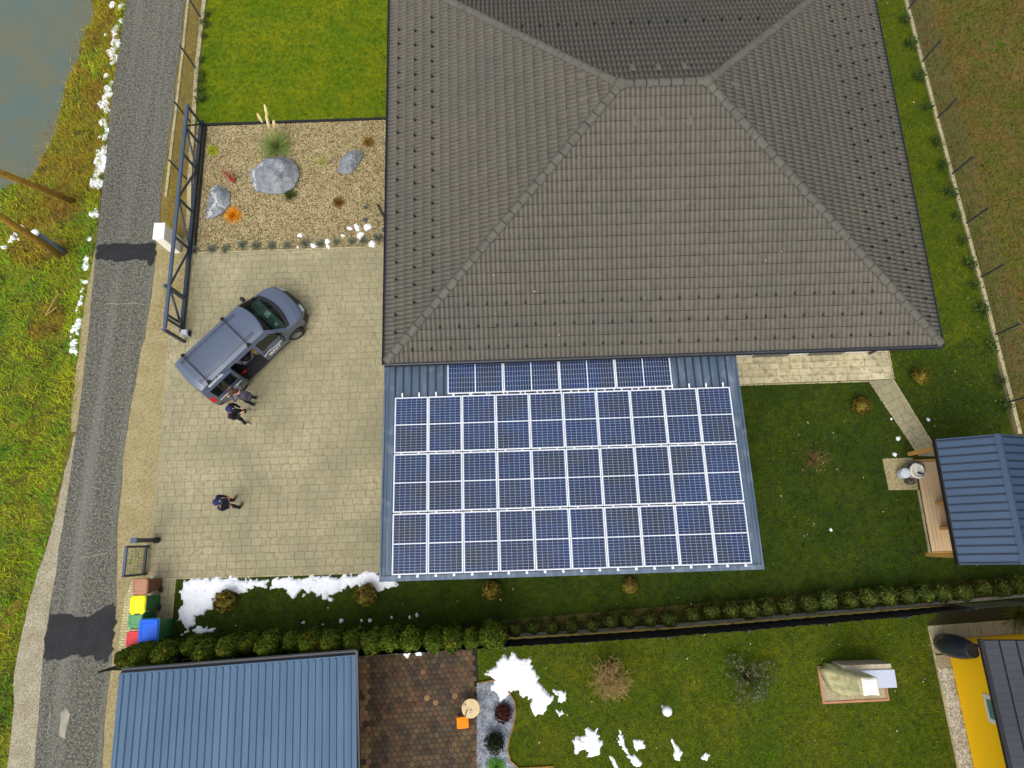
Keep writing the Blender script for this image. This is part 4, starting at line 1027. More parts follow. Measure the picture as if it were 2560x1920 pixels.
MB().lathe([(.27, 0), (.33, .25), (.36, .6), (.34, .95), (.28, 1.25), (.22, 1.42), (.20, 1.46)], 28).build('body', MT['barrel'], ba, True)
MB().lathe([(.215, 1.455), (.215, 1.49), (.19, 1.50), (.18, 1.49), (.02, 1.50)], 24).build('lid', MT['barrel'], ba, True)
MB().tube([(.18, .12, 1.40), (.32, .17, 1.44)], .02, 8).build('filler_pipe', MT['black'], ba)

# ------------------------------------------------------------------ fences and low walls
MT['wire'] = surf('grey_wire', lin(92, 96, 92), lin(100, 104, 98), 4, .5)
MT['fabric'] = surf('black_privacy_fabric', lin(20, 22, 24), lin(28, 30, 32), 1.2, .75, bump=.3, bscale=8)
def mesh_fence(name, pts, hgt, label, every=.10, wire_r=.0022, panels=True, postw=.05, basez=0.0):
    f = empty(name, (0, 0, 0), 0, label, 'fence')
    for i, p in enumerate(pts):
        MB().box(p[0] - postw / 2, p[0] + postw / 2, p[1] - postw / 2, p[1] + postw / 2, basez - .05, hgt).build('post', MT['darkmetal'], f)
    if panels:
        for p, q in zip(pts[:-1], pts[1:]):
            b = MB(); n = max(2, int(math.dist(p, q) / every)); p3, q3 = Vector((p[0], p[1], 0)), Vector((q[0], q[1], 0))
            for k in range(n + 1):
                c = p3.lerp(q3, k / n); b.bar((c.x, c.y, basez + .06), (c.x, c.y, hgt - .03), wire_r * 2)
            for k in range(7):
                z = basez + .08 + (hgt - .15 - basez) * k / 6; b.bar((p[0], p[1], z), (q[0], q[1], z), wire_r * 2)
            b.build('mesh_panel', MT['wire'], f)
    return f
kw = empty('fence_wall_east', (0, 0, 0), 0, 'low sandy concrete wall along the east boundary', 'wall')
EW = [(17.75, 3.0), (17.63, 6.65), (17.58, 8.06), (17.32, 13.2), (17.10, 18.32), (16.98, 21.43), (16.85, 26)]
b = MB()
for p, q in zip(EW[:-1], EW[1:]): b.bar((p[0], p[1], .01), (q[0], q[1], .01), .13, .16)
b.build('wall', MT['concrete'], kw)
mesh_fence('mesh_fence', [(17.63, 4.15), (17.63, 6.65), (17.57, 8.9), (17.46, 11.1), (17.32, 13.2), (17.22, 15.7), (17.10, 18.32), (16.99, 20.9), (16.9, 23.4)], 1.28, 'dark wire mesh fence with slim posts along the east boundary')
ww_ = empty('fence_wall_west', (0, 0, 0), 0, 'low sandy concrete wall between the road verge and the lawn', 'wall')
b = MB(); WW = [(-12.54, 60), (-12.54, 22.6), (-12.58, 19.2), (-12.5, 16.8), (-12.42, 14), (-12.28, 12.0)]
for p, q in zip(WW[:-1], WW[1:]): b.bar((p[0], p[1], .01), (q[0], q[1], .01), .16, .14)
b.build('wall', MT['concrete'], ww_)
mesh_fence('mesh_fence', [(-12.62, 24.2), (-12.62, 21.7), (-12.62, 19.2), (-12.62, 16.68), (-12.58, 14.15)], 1.32, 'dark wire mesh fence with slim posts beside the road')
bf = empty('privacy_fence', (0, 0, 0), 0, 'fence with black privacy fabric behind the hedge', 'fence')
FB = [(-13.3, -3.66), (-10.6, -3.56), (-8.0, -3.47), (-5.5, -3.40), (-3.0, -3.33), (-.5, -3.26), (2.0, -3.20), (4.5, -3.12), (7.0, -3.01), (9.5, -2.89), (12.0, -2.77), (14.2, -2.66)]
FH = [1.0, 1.45, 1.5, 1.5, 1.5, 1.5, 1.5, 1.5, 1.5, 1.45, 1.4, .9]
for i, p in enumerate(FB): MB().box(p[0] - .03, p[0] + .03, p[1] - .05, p[1] + .01, 0, FH[i] + .04).build('post', MT['darkmetal'], bf)
for i in range(len(FB) - 1):
    p, q = FB[i], FB[i + 1]; b = MB(); V = []; n = 16
    for k in range(n + 1):
        t = k / n; x = p[0] + (q[0] - p[0]) * t; y = p[1] + (q[1] - p[1]) * t + .012 * math.sin(k * 2.4 + i); hh = FH[i] + (FH[i + 1] - FH[i]) * t - (.03 * math.sin(PI * t))
        V += [(x, y + .02, .03), (x, y + .02, hh), (x, y + .014, hh), (x, y + .014, .03)]
    F = []
    for k in range(n):
        a = k * 4
        for j in range(4): F.append((a + j, a + (j + 1) % 4, a + 4 + (j + 1) % 4, a + 4 + j))
    b.add(V, F); b.build('fabric_panel', MT['fabric'], bf)
pl = empty('fence_plinth', (0, 0, 0), 0, 'low brown concrete plinth between the small thujas and the privacy fence', 'wall')
b = MB()
for p, q in zip(FB[4:-1], FB[5:]): b.bar((p[0], p[1] + .14, .03), (q[0], q[1] + .14, .03), .10, .10)
b.bar((14.2, -2.52, .03), (18.5, -2.3, .03), .10, .10)
b.build('wall', MT['grey_concrete'], pl)
sheet('hedge_soil', [(-1.0, -3.12), (-.9, -2.65), (17.5, -1.75), (18, -2.3)], .002, surf('hedge_soil', lin(110, 92, 48), lin(84, 74, 36), 1.2, .95, lin(56, 60, 20), 4, .5))
sheet('hedge_soil', [(14.0, -2.75), (18.5, -2.5), (18.5, -3.2), (13.4, -3.2)], .003, surf('dark_soil', lin(62, 50, 28), lin(48, 44, 22), 1.2, .95, lin(44, 52, 16), 4, .5))
MB_ = mesh_fence('mesh_fence', [(14.3, -2.62), (16.4, -2.52), (18.4, -2.42)], 1.2, 'bare wire mesh fence continuing past the black privacy fabric')

# sliding gate parked along the fence, its guide post, motor and the catch frame across the driveway
MT['gate'] = surf('blue_grey_gate_tube', lin(66, 82, 106), lin(60, 74, 96), 2, .4, spec=.5)
GX = -12.12
MT['gateside'] = surf('dark_blue_gate_tube', lin(42, 50, 62), lin(38, 46, 58), 2, .45, spec=.4)
gt = empty('sliding_gate', (GX, 7.55, 0), 0, 'long blue-grey open truss sliding gate parked along the west fence', 'gate')
GL = 9.0
MB().box(-.05, .05, 0, GL, 1.22, 1.32).build('top_rail', MT['gate'], gt)
MB().box(-.06, .06, .2, GL + .1, .08, .22).build('bottom_rail', MT['gateside'], gt)
ys_ = [0.35, 1.55, 3.5, 5.05, 6.9, 8.05, 8.95]
for k, y in enumerate(ys_):
    MB().bar((0, y, .2), (0, y, 1.23), .07).build('upright', MT['gateside'], gt)
for k in range(len(ys_) - 1):
    y0, y1 = ys_[k], ys_[k + 1]
    if k % 2 == 0: MB().bar((0, y0 + .05, .2), (0, y1 - .02, 1.23), .06).build('brace', MT['gateside'], gt)
    else: MB().bar((0, y0 + .05, 1.23), (0, y1 - .05, .2), .06).build('brace', MT['gateside'], gt)
def post_thing(name, loc, sx_, sy_, h_, label, mat=MT['gate']):
    e_ = empty(name, loc, 0, label, 'post')
    MB().box(-sx_ / 2, sx_ / 2, -sy_ / 2, sy_ / 2, 0, h_).build('shaft', MT['darkmetal'], e_)
    MB().box(-sx_ / 2 - .004, sx_ / 2 + .004, -sy_ / 2 - .004, sy_ / 2 + .004, h_ + .001, h_ + .02).build('cap', mat, e_)
    MB().box(-.11, .11, -.11, .11, 0, .012).build('foot_plate', MT['grey_concrete'], e_)
    return e_
post_thing('gate_post', (-12.24, 9.12, 0), .09, .09, 1.35, 'square guide post halfway along the sliding gate')
post_thing('gate_post', (-12.05, 7.42, 0), .10, .10, 1.45, 'square end post beside the gate motor')
post_thing('gate_post', (-12.2, 8.1, 0), .08, .08, 1.2, 'square guide post just north of the gate motor')
gm = empty('gate_motor', (-11.98, 7.72, 0), 0, 'grey gate motor box with white side beside the sliding gate', 'gate motor')
MB().box(-.16, .16, -.14, .14, 0, .03).build('base', MT['grey_concrete'], gm)
MB().stack([rrect(0, 0, .24, .20, .03, .03), rrect(0, 0, .24, .20, .03, .26), rrect(0, 0, .18, .14, .03, .31)]).build('housing', MT['palegrey'], gm)
MB().box(.122, .15, -.11, .11, .03, .20).build('cover', MT['black'], gm)
cf = empty('catch_gate', (0, 0, 0), 0, 'small dark steel catch gate with wire mesh beside the brown bin', 'gate')
cx0, cx1, cy0, cy1 = -12.70, -12.62, -.82, .16
MB().box(cx0, cx1, cy0, cy0 + .07, 0, 1.3).build('post', MT['darkmetal'], cf)
MB().box(cx0, cx1, cy1 - .07, cy1, 0, 1.3).build('post', MT['darkmetal'], cf)
MB().box(cx0, cx1, cy0 + .07, cy1 - .07, 1.23, 1.30).build('rail', MT['gate'], cf)
MB().box(cx0, cx1, cy0 + .07, cy1 - .07, .10, .17).build('rail', MT['darkmetal'], cf)
b = MB()
for k in range(1, 18): b.bar((-12.66, cy0 + .06 + k * .048, .15), (-12.66, cy0 + .06 + k * .048, 1.25), .007)
for k in range(1, 6): b.bar((-12.66, cy0 + .06, .15 + k * .19), (-12.66, cy1 - .06, .15 + k * .19), .007)
b.build('mesh_panel', MT['wire'], cf)
ct = empty('gate_catch_post', (-12.40, .32, 0), 0, 'heavy dark gate catch post with arm at the driveway edge', 'post')
MB().box(-.07, .07, -.07, .07, 0, 1.32).build('shaft', MT['darkmetal'], ct)
MB().box(-.10, .10, -.09, .09, 1.321, 1.36).build('cap', MT['gate'], ct)
MB().box(-.10, .10, -.10, .10, 0, .02).build('foot_plate', MT['black'], ct)
MB().box(.07, .16, -.06, .06, .05, .22).build('catch', MT['black'], ct)
# white meter cabinet
MT['cabinet'] = surf('ivory_cabinet', lin(240, 238, 222), lin(228, 226, 208), 2, .5, spec=.4)
cbt = at(397, 577, 1.25)
cb = empty('meter_cabinet', (cbt[0], cbt[1], 0), 0, 'ivory meter cabinet standing between the road and the sliding gate', 'cabinet')
MB().box(-.18, .18, -.30, .30, .0, 1.18).build('body', MT['cabinet'], cb)
MB().box(-.20, .20, -.32, .32, 1.181, 1.25).build('lid', MT['cabinet'], cb)
f = MB().box(.181, .19, -.27, .27, .12, 1.14).build('door', MT['cabinet'], cb); MB().box(.191, .205, .18, .21, .6, .72).build('handle', MT['black'], f)
MB().lathe([(.05, 0), (.06, .06), (.02, .1)], 10, (0, .36, 1.1)).build('lamp', MT['black'], cb)
# ------------------------------------------------------------------ van
MT['vanpaint'] = surf('blue_grey_van_paint', lin(76, 87, 106), lin(72, 83, 102), .6, .3, spec=.5, coat=.7)
MT['vanglass'] = glass_mat('tinted_glass', (.48, .68, .60, 1), .32)
MT['darkglass'] = surf('dark_glass', lin(16, 20, 20), lin(20, 25, 24), 1, .05, spec=.7)
MT['trim'] = surf('dark_trim', lin(32, 33, 36), lin(40, 41, 44), 5, .55)
MT['rubber'] = surf('tyre_rubber', lin(40, 38, 36), lin(50, 48, 44), 8, .85)
MT['steel'] = surf('wheel_steel', lin(120, 118, 112), lin(100, 98, 94), 6, .4, spec=.5)
MT['white'] = surf('white_vinyl', lin(232, 234, 232), lin(226, 228, 228), 4, .5)
MT['red'] = surf('red_plastic', lin(200, 30, 40), lin(180, 24, 34), 4, .35)
MT['seat'] = surf('grey_seat_fabric', lin(150, 148, 156), lin(136, 134, 142), 12, .9)
MT['card'] = surf('cardboard', lin(176, 146, 92), lin(164, 134, 82), 8, .9)
MT['lamp'] = surf('headlamp', lin(196, 202, 206), lin(180, 186, 190), 8, .08, spec=.8)
van = empty('delivery_van', (-9.45, 7.11, .018), PI / 4 + .005, 'blue-grey van parked askew on the driveway with its side door open', 'van')
WZ = ([.20, .50, .80, 1.05, 1.50, 1.70, 1.80], [.90, .93, .925, .895, .775, .69, .64])
def taper(x):
    t = 1.0
    if x > 1.5: t -= .30 * ((x - 1.5) / .75) ** 2.2
    if x < -1.95: t -= .07 * ((-x - 1.95) / .3) ** 2
    return t
def sw(x, z): return float(np.interp(z, *WZ)) * taper(x)
PROF = [(-2.20, .30), (-2.25, .45), (-2.25, .70), (-2.24, 1.0), (-2.18, 1.5), (-2.11, 1.66), (-1.95, 1.70), (-1.0, 1.715), (0, 1.715), (.66, 1.70), (.72, 1.68), (1.30, 1.08), (1.34, 1.06), (1.44, 1.02), (1.75, .97), (2.0, .90), (2.12, .82), (2.20, .72), (2.235, .60), (2.24, .45), (2.22, .28)]
PX = np.array([p[0] for p in PROF]); PZ = np.array([p[1] for p in PROF])
def ztop(x): return float(np.interp(x, [-2.25, -2.18, -2.11, -1.95, 0, .66, .72, 1.30, 1.34, 1.44, 1.75, 2.0, 2.12, 2.20, 2.235], [1.0, 1.5, 1.66, 1.70, 1.715, 1.70, 1.68, 1.08, 1.06, 1.02, .97, .90, .82, .72, .60]))
buckets = {}
def put(part, quad): buckets.setdefault(part, []).append(quad)
# top skin, swept over the profile
seg = np.concatenate([[0], np.cumsum(np.hypot(np.diff(PX), np.diff(PZ)))])
tt = np.unique(np.concatenate([np.arange(0, seg[-1], .04), seg]))
xx = np.interp(tt, seg, PX); zz = np.interp(tt, seg, PZ)
bul = np.interp(tt, seg, [-.03, -.05, -.05, -.05, -.06, -.06, -.02, 0, 0, .13, .15, .23, .24, .24, .20, .16, .13, .11, .10, .10, .08])
crn = np.interp(tt, seg, [0, 0, 0, 0, .02, .06, .09, .10, .10, .09, .085, .05, .05, .06, .07, .06, .04, .02, 0, 0, 0])
ss = np.linspace(-1, 1, 29)
G = np.zeros((len(tt), len(ss), 3))
for i in range(len(tt)):
    w_ = sw(xx[i], zz[i])
    for j, s in enumerate(ss): G[i, j] = (xx[i] + bul[i] * (1 - s * s), s * w_, zz[i] + crn[i] * (1 - abs(s) ** 2.4))
sidx = lambda x, z: None
for i in range(len(tt) - 1):
    tm = (tt[i] + tt[i + 1]) / 2; sm_ = lambda a: seg[a]
    for j in range(len(ss) - 1):
        s = abs((ss[j] + ss[j + 1]) / 2); q = (G[i, j], G[i + 1, j], G[i + 1, j + 1], G[i, j + 1])
        if tm < seg[1]: p = 'bumper'
        elif seg[1] <= tm < seg[3]: p = 'tailgate'
        elif seg[3] + .06 < tm < seg[4] - .05 and s < .88: p = 'rear_window'
        elif tm < seg[5]: p = 'tailgate'
        elif seg[10] < tm < seg[11] and s < .94: p = 'windscreen'
        elif seg[11] <= tm < seg[13] and s < .96: p = 'scuttle'
        elif seg[13] <= tm < seg[15] + .06 and s < .93: p = 'bonnet'
        elif tm >= seg[17] + .02: p = 'front_bumper'
        elif tm >= seg[15] + .06 and s < .52: p = 'grille'
        elif tm >= seg[16] - .02 and s >= .60 and s < .93: p = 'headlight'
        elif tm < seg[10]: p = 'roof'
        else: p = 'body'
        if p == 'headlight': p = 'headlight_l' if ss[j] > 0 else 'headlight_r'
        put(p, q)
# sides
def in_poly2(x, z, P): return bool(inside(np.array([x]), np.array([z]), P)[0])
FW = [(.17, 1.09), (1.14, 1.09), (.78, 1.50), (.17, 1.54)]
cs = .03
for sd_ in (-1, 1):
    nx = int(4.46 / cs)
    for i in range(nx):
        x0 = -2.23 + i * cs; x1 = x0 + cs
        za, zb = ztop(x0), ztop(x1)
        nz = 44
        for k in range(nz):
            q = []
            for x, zt in ((x0, za), (x1, zb)):
                for kk in (k, k + 1):
                    z = .24 + (zt - .24) * kk / nz; q.append((x, sd_ * sw(x, z), z))
            xm, zm = (x0 + x1) / 2, (q[0][2] + q[3][2]) / 2
            if math.hypot(xm - 1.42, zm - .34) < .37 or math.hypot(xm + 1.33, zm - .34) < .37: continue
            if sd_ == -1 and -.95 < xm < .05 and .33 < zm < 1.56: continue
            if in_poly2(xm, zm, FW): p = 'side_window_%d' % (sd_ > 0)
            elif xm > 1.95 and zm < .72: p = 'front_bumper'
            elif xm < -2.0 and zm < .5: p = 'bumper'
            elif xm < -2.08 and .75 < zm < 1.15: p = 'tail_light_%d' % (sd_ > 0)
            elif zm < .34: p = 'sill'
            elif .06 < xm < 1.22 and zm < 1.6 and xm < 1.22 - max(0, zm - 1.08) * .85: p = 'front_door_%d' % (sd_ > 0)
            elif sd_ == 1 and -1.9 < xm < -.1 and 1.09 < zm < 1.52: p = 'side_panel_window'
            else: p = 'body'
            put(p, (q[0], q[2], q[3], q[1]) if sd_ == -1 else (q[0], q[1], q[3], q[2]))
vmats = {'windscreen': 'vanglass', 'rear_window': 'darkglass', 'side_window_0': 'darkglass', 'side_window_1': 'darkglass', 'side_panel_window': 'darkglass', 'scuttle': 'trim', 'front_bumper': 'trim', 'bumper': 'trim', 'grille': 'trim', 'sill': 'trim'}
vparts = {}
for p, qs in buckets.items():
    b = MB()
    for q in qs: b.add(q, [(0, 1, 2, 3)])
    nm_ = 'headlight' if p.startswith('headlight') else 'tail_light' if p.startswith('tail_light') else 'front_door' if p.startswith('front_door') else 'side_window' if p.startswith('side_window') else p
    mt = MT['lamp'] if nm_ == 'headlight' else MT['red'] if nm_ == 'tail_light' else MT[vmats.get(p, 'vanpaint')]
    me = b.mesh(nm_); bm = bmesh.new(); bm.from_mesh(me); bmesh.ops.remove_doubles(bm, verts=bm.verts, dist=.0008); bm.to_mesh(me); bm.free()
    vparts[p] = mesh_obj(nm_, me, mt, van, True)
# interior
MB().box(-2.0, 1.3, -.80, .84, .30, .36).build('floor', MT['trim'], van)
MB().box(-2.0, 1.3, .80, .84, .36, 1.2).build('lining', MT['trim'], van)
MT['dash'] = surf('grey_dashboard', lin(128, 132, 130), lin(104, 108, 106), 5, .8)
MB().box(1.0, 1.36, -.72, .76, .55, 1.0).build('dashboard', MT['dash'], van)
b = MB(); b.add([(1.10, -.05, 1.012), (1.32, -.02, 1.006), (1.30, .20, 1.006), (1.12, .17, 1.012)], [(0, 1, 2, 3)]); b.build('papers', MT['white'], van)
b = MB(); b.add([(1.12, -.50, 1.012), (1.24, -.48, 1.008), (1.22, -.38, 1.008), (1.11, -.40, 1.012)], [(0, 1, 2, 3)]); b.build('papers', MT['white'], van)
def seat(x, y, mat, par, wd=.48):
    s_ = MB(); s_.stack([rrect(x, y, .5, wd, .06, .36), rrect(x, y, .52, wd, .08, .62), rrect(x, y, .46, wd - .06, .08, .68)]).build('seat', mat, par, True)
    c = MB(); c.stack([rrect(x - .22, y, .16, wd, .05, .62), rrect(x - .30, y, .16, wd, .06, 1.05), rrect(x - .33, y, .12, wd - .1, .05, 1.22)]).build('backrest', mat, par, True)
seat(.55, -.42, MT['trim'], van); seat(.55, .42, MT['trim'], van)
MB().lathe([(.17, 0), (.19, .02), (.17, .04)], 20, (.90, .40, .92)).build('steering_wheel', MT['trim'], van)
seat(-.42, -.22, MT['seat'], van); seat(-.42, .36, MT['seat'], van)
# steps, bars, mirrors, wheels
MB().box(-.93, .03, -.90, -.66, .26, .335).build('step', MT['trim'], van)
for x in (.05, -1.72):
    b = MB(); zc = 1.87; b.tube([(x, -.70, 1.80), (x, -.66, 1.86), (x, -.3, zc), (x, .3, zc), (x, .66, 1.86), (x, .70, 1.80)], .018, 8)
    rb_ = b.build('roof_bar', MT['trim'], van, True)
    for s in (-1, 1): MB().stack([rrect(x, s * .69, .16, .07, .02, 1.69), rrect(x, s * .68, .10, .06, .02, 1.80), rrect(x, s * .66, .05, .05, .015, 1.87)]).build('bar_foot', MT['trim'], rb_)
for s in (-.52, -.45, .45, .52):
    MB().bar((-1.95, s, 1.775 - abs(s) ** 2.4 * .03), (.45, s, 1.785 - abs(s) ** 2.4 * .03), .010, .012).build('roof_groove', MT['trim'], vparts['roof'])
for k in range(9):
    y = -.36 + k * .09; MB().bar((-1.6, y, 1.812 - y * y * .1), (-.1, y, 1.812 - y * y * .1), .012, .008).build('roof_rib', MT['vanpaint'], vparts['roof'])
for s in (-1, 1):
    m_ = empty('mirror', (0, 0, 0)); m_.parent = van
    MB().bar((1.02, s * .86, 1.06), (1.00, s * .98, 1.10), .06, .05).build('arm', MT['trim'], m_)
    MB().ball((.98, s * 1.06, 1.13), (.08, .13, .10), 12, 8).build('shell', MT['trim'], m_, True)
for x, y, st_ in ((1.42, -.86, -.22), (1.42, .83, -.22), (-1.33, -.84, 0), (-1.33, .84, 0)):
    wv = empty('wheel', (x, y, .322)); wv.parent = van; wv.rotation_euler = (PI / 2, 0, st_)
    MB().lathe([(.19, -.10), (.30, -.105), (.32, -.07), (.322, .0), (.32, .07), (.30, .105), (.19, .10)], 28, cap=False).build('tyre', MT['rubber'], wv, True)
    r_ = MB(); r_.lathe([(.195, -.06), (.195, .095), (.17, .10), (.165, .085), (.12, .075), (.115, .09), (.08, .092), (.075, .06), (.01, .06)], 28); r_o = r_.build('rim', MT['steel'], wv, True)
    if y < 0:
        r2_ = MB(); r2_.lathe([(.195, -.095), (.17, -.10), (.165, -.085), (.12, -.075), (.115, -.09), (.08, -.092), (.075, -.06), (.01, -.06)][::-1], 28); 
        r3 = MB(); r3.lathe([(.01, -.06), (.075, -.06), (.08, -.092), (.115, -.09), (.12, -.075), (.165, -.085), (.17, -.10), (.195, -.095)], 28).build('hub_cap', MT['steel'], wv, True)
# sliding door, pushed back along the flank
sdoor = {}
dx0_, dx1_, off = -2.02, -.98, .075
nx, nz = 36, 40
for i in range(nx):
    for k in range(nz):
        q = []
        for x in (dx0_ + (dx1_ - dx0_) * i / nx, dx0_ + (dx1_ - dx0_) * (i + 1) / nx):
            for z in (.32 + 1.25 * k / nz, .32 + 1.25 * (k + 1) / nz): q.append((x, -float(np.interp(z, *WZ)) - off, z))
        xm = (q[0][0] + q[2][0]) / 2; zm = (q[0][2] + q[1][2]) / 2
        sdoor.setdefault('window' if dx0_ + .05 < xm < dx1_ - .07 and 1.07 < zm < 1.51 else 'sliding_door', []).append((q[0], q[2], q[3], q[1]))
def quads(qs, name, mat, par):
    b = MB()
    for q in qs: b.add(q, [(0, 1, 2, 3)])
    me = b.mesh(name); bm = bmesh.new(); bm.from_mesh(me); bmesh.ops.remove_doubles(bm, verts=bm.verts, dist=.0008)
    r = bmesh.ops.extrude_face_region(bm, geom=bm.faces[:]); bmesh.ops.translate(bm, verts=[v for v in r['geom'] if isinstance(v, bmesh.types.BMVert)], vec=(0, .035, 0))
    bmesh.ops.recalc_face_normals(bm, faces=bm.faces); bm.to_mesh(me); bm.free()
    return mesh_obj(name, me, mat, par)
sdo = quads(sdoor['sliding_door'], 'sliding_door', MT['vanpaint'], van); quads(sdoor['window'], 'window', MT['darkglass'], sdo)
MB().bar((-1.16, -1.01, 1.0), (-1.02, -1.01, 1.0), .03, .03).build('handle', MT['trim'], sdo)
MB().bar((-2.0, -1.0, .85), (-1.05, -1.0, .85), .012, .02).build('stripe', MT['white'], sdo)
MB().bar((.12, -.955, 1.0), (.30, -.955, 1.0), .03, .03).build('handle', MT['trim'], vparts['front_door_0'])
# lettering
def text_mesh(body, size, mat, name, parent, Mx):
    cu = bpy.data.curves.new(name, 'FONT'); cu.body = body; cu.size = size; cu.extrude = .002; cu.align_x = 'LEFT'; cu.offset = .004
    to = bpy.data.objects.new('tmp_text', cu); link(to)
    dg = bpy.context.evaluated_depsgraph_get(); me = bpy.data.meshes.new_from_object(to.evaluated_get(dg))
    bpy.data.objects.remove(to); me.materials.clear(); me.materials.append(mat)
    o = mesh_obj(name, me, None, parent); o.matrix_local = Mx; return o
def side_frame(x, z, off_=.012):
    a = Vector((1, 0, 0)); y0_, y1_ = float(np.interp(z, *WZ)), float(np.interp(z + .12, *WZ))
    up2 = Vector((0, y0_ - y1_, .12)).normalized(); n_ = a.cross(up2)
    o_ = Vector((x, -y0_ - off_, z))
    return Matrix([[a.x, up2.x, n_.x, o_.x], [a.y, up2.y, n_.y, o_.y], [a.z, up2.z, n_.z, o_.z], [0, 0, 0, 1]])
text_mesh('IBRET', .22, MT['white'], 'lettering', vparts['front_door_0'], side_frame(.22, .58))
text_mesh('MONTAŽA', .125, MT['white'], 'lettering', vparts['body'], side_frame(-1.86, 1.575, .014))
b = MB(); pr = None
for k in range(12):
    t = k / 11; x = .08 + .40 * t; z = .72 + .16 * math.sin(PI * (.15 + t * .6)); y = -sw(x, z) - .012
    if pr: b.bar(pr, (x, y, z), .012, .03 - .012 * t)
    pr = (x, y, z)
b.bar(pr, (1.05, -sw(1.05, .80) - .012, .80), .012, .016); b.build('swoosh', MT['white'], vparts['front_door_0'])
b = MB(); pr = None
for k in range(8):
    t = k / 7; x = -1.32 + .25 * t; z = .74 + .12 * math.sin(PI * (.05 + t * .5)); y = -float(np.interp(z, *WZ)) - off - .008
    if pr: b.bar(pr, (x, y, z), .012, .026)
    pr = (x, y, z)
b.build('swoosh', MT['white'], sdo)
# things in the van
def rot45(x, y): return (-9.45 + (x - y) * .7071, 7.11 + (x + y) * .7071)
jx, jy = rot45(-.40, -.36)
MT['jacket'] = surf('black_cloth', lin(22, 22, 26), lin(30, 30, 34), 6, .9, bump=.4, bscale=20)
jk = MB()
jk.stack([rrect(jx, jy, .42, .36, .14, .70), rrect(jx, jy, .40, .34, .14, .80), rrect(jx + .03, jy - .02, .26, .24, .1, .86), rrect(jx, jy, .1, .1, .04, .875)])
tag(jk.build('jacket', MT['jacket'], None, True), 'crumpled black jacket on the grey seat inside the van', 'jacket')
tx, ty = rot45(-.85, -.62)
tl = empty('red_tool', (tx, ty, .354), PI / 4, 'small red power tool on the van floor behind the open door', 'tool')
MB().tube([(-.14, 0, .08), (.12, 0, .08)], [.035, .045], 10).build('body', MT['red'], tl, True); MB().bar((-.02, 0, .05), (-.06, 0, .0), .04).build('grip', MT['trim'], tl)
tx, ty = rot45(-.02, -.35)
tag(MB().prism([(tx - .12, ty - .1), (tx + .1, ty - .12), (tx + .12, ty + .09), (tx - .1, ty + .12)], .354, .62).build('cardboard_box', MT['card']), 'tan cardboard box behind the front seat of the van', 'box')

# ------------------------------------------------------------------ wheeled bins
def bin_mat(n, c): return surf(n, lin(*c), lin(*[int(v * .94) for v in c]), 3, .5, spec=.4)
BM = {'brown': bin_mat('brown_lid', (164, 116, 88)), 'brownb': bin_mat('brown_body', (104, 60, 38)), 'yellow': bin_mat('yellow_lid', (250, 236, 0)), 'greenb': bin_mat('green_body', (36, 92, 46)), 'green': bin_mat('green_lid', (84, 146, 94)), 'blue': bin_mat('blue_lid', (0, 96, 226)), 'red': bin_mat('red_lid', (226, 60, 66)), 'greenrim': bin_mat('green_rim', (96, 160, 92))}
def wheelie(loc, rz, sx_, sy_, h, lid, body, label, rim=None):
    w_ = empty('wheeled_bin', loc, rz, label, 'bin', 'wheeled bins beside the driveway')
    MB().stack([rrect(0, 0, sx_ * .74, sy_ * .68, .05, .02), rrect(0, 0, sx_ * .94, sy_ * .90, .06, h * .86), rrect(0, 0, sx_ * 1.0, sy_ * .98, .06, h * .87), rrect(0, 0, sx_ * 1.0, sy_ * .98, .06, h * .92)]).build('body', rim and body or body, w_)
    if rim: MB().stack([rrect(0, 0, sx_ * 1.03, sy_ * 1.01, .06, h * .921), rrect(0, 0, sx_ * 1.03, sy_ * 1.01, .06, h * .94)]).build('rim', rim, w_)
    l = MB(); l.stack([rrect(0, 0, sx_ * 1.01, sy_ * .99, .09, h * .942), rrect(0, 0, sx_ * 1.01, sy_ * .99, .09, h * .965), rrect(0, .01, sx_ * .90, sy_ * .88, .09, h), rrect(0, .01, sx_ * .72, sy_ * .66, .07, h + .002), rrect(0, .01, sx_ * .69, sy_ * .63, .07, h - .012), rrect(0, .01, sx_ * .62, sy_ * .56, .06, h - .008)])
    lo_ = l.build('lid', lid, w_)
    for s in (-.28, .28): MB().box(s * sx_ - .05, s * sx_ + .05, -sy_ * .56, -sy_ * .47, h * .90, h * .96).build('hinge', lid, lo_)
    MB().tube([(-sx_ * .36, -sy_ * .50, h * .90), (-sx_ * .36, -sy_ * .57, h * .93), (sx_ * .36, -sy_ * .57, h * .93), (sx_ * .36, -sy_ * .50, h * .90)], .015, 8).build('handle', body, w_)
    for s in (-1, 1):
        wh = MB(); wh.tube([(s * sx_ * .40 - .025, -sy_ * .36, .10), (s * sx_ * .40 + .025, -sy_ * .36, .10)], .10, 18); wo_ = wh.build('wheel', MT['rubber'], w_)
        MB().tube([(s * sx_ * .40 - .028, -sy_ * .36, .10), (s * sx_ * .40 + .028, -sy_ * .36, .10)], .05, 14).build('hub', MT['trim'], wo_)
wheelie((-12.24, -1.13, .014), .02, .50, .50, 1.02, BM['brown'], BM['brownb'], 'brown wheeled bin next to the steel gate frame')
wheelie((-12.25, -1.68, .014), .02, .50, .55, 1.04, BM['yellow'], BM['greenb'], 'green wheeled bin with bright yellow lid', BM['greenrim'])
wheelie((-12.32, -2.16, .014), .02, .45, .46, .96, BM['green'], BM['greenb'], 'all-green wheeled bin between the yellow and red lids')
wheelie((-11.80, -2.50, .014), .02, .62, .76, 1.08, BM['blue'], BM['greenb'], 'largest wheeled bin, green with blue lid', BM['greenrim'])
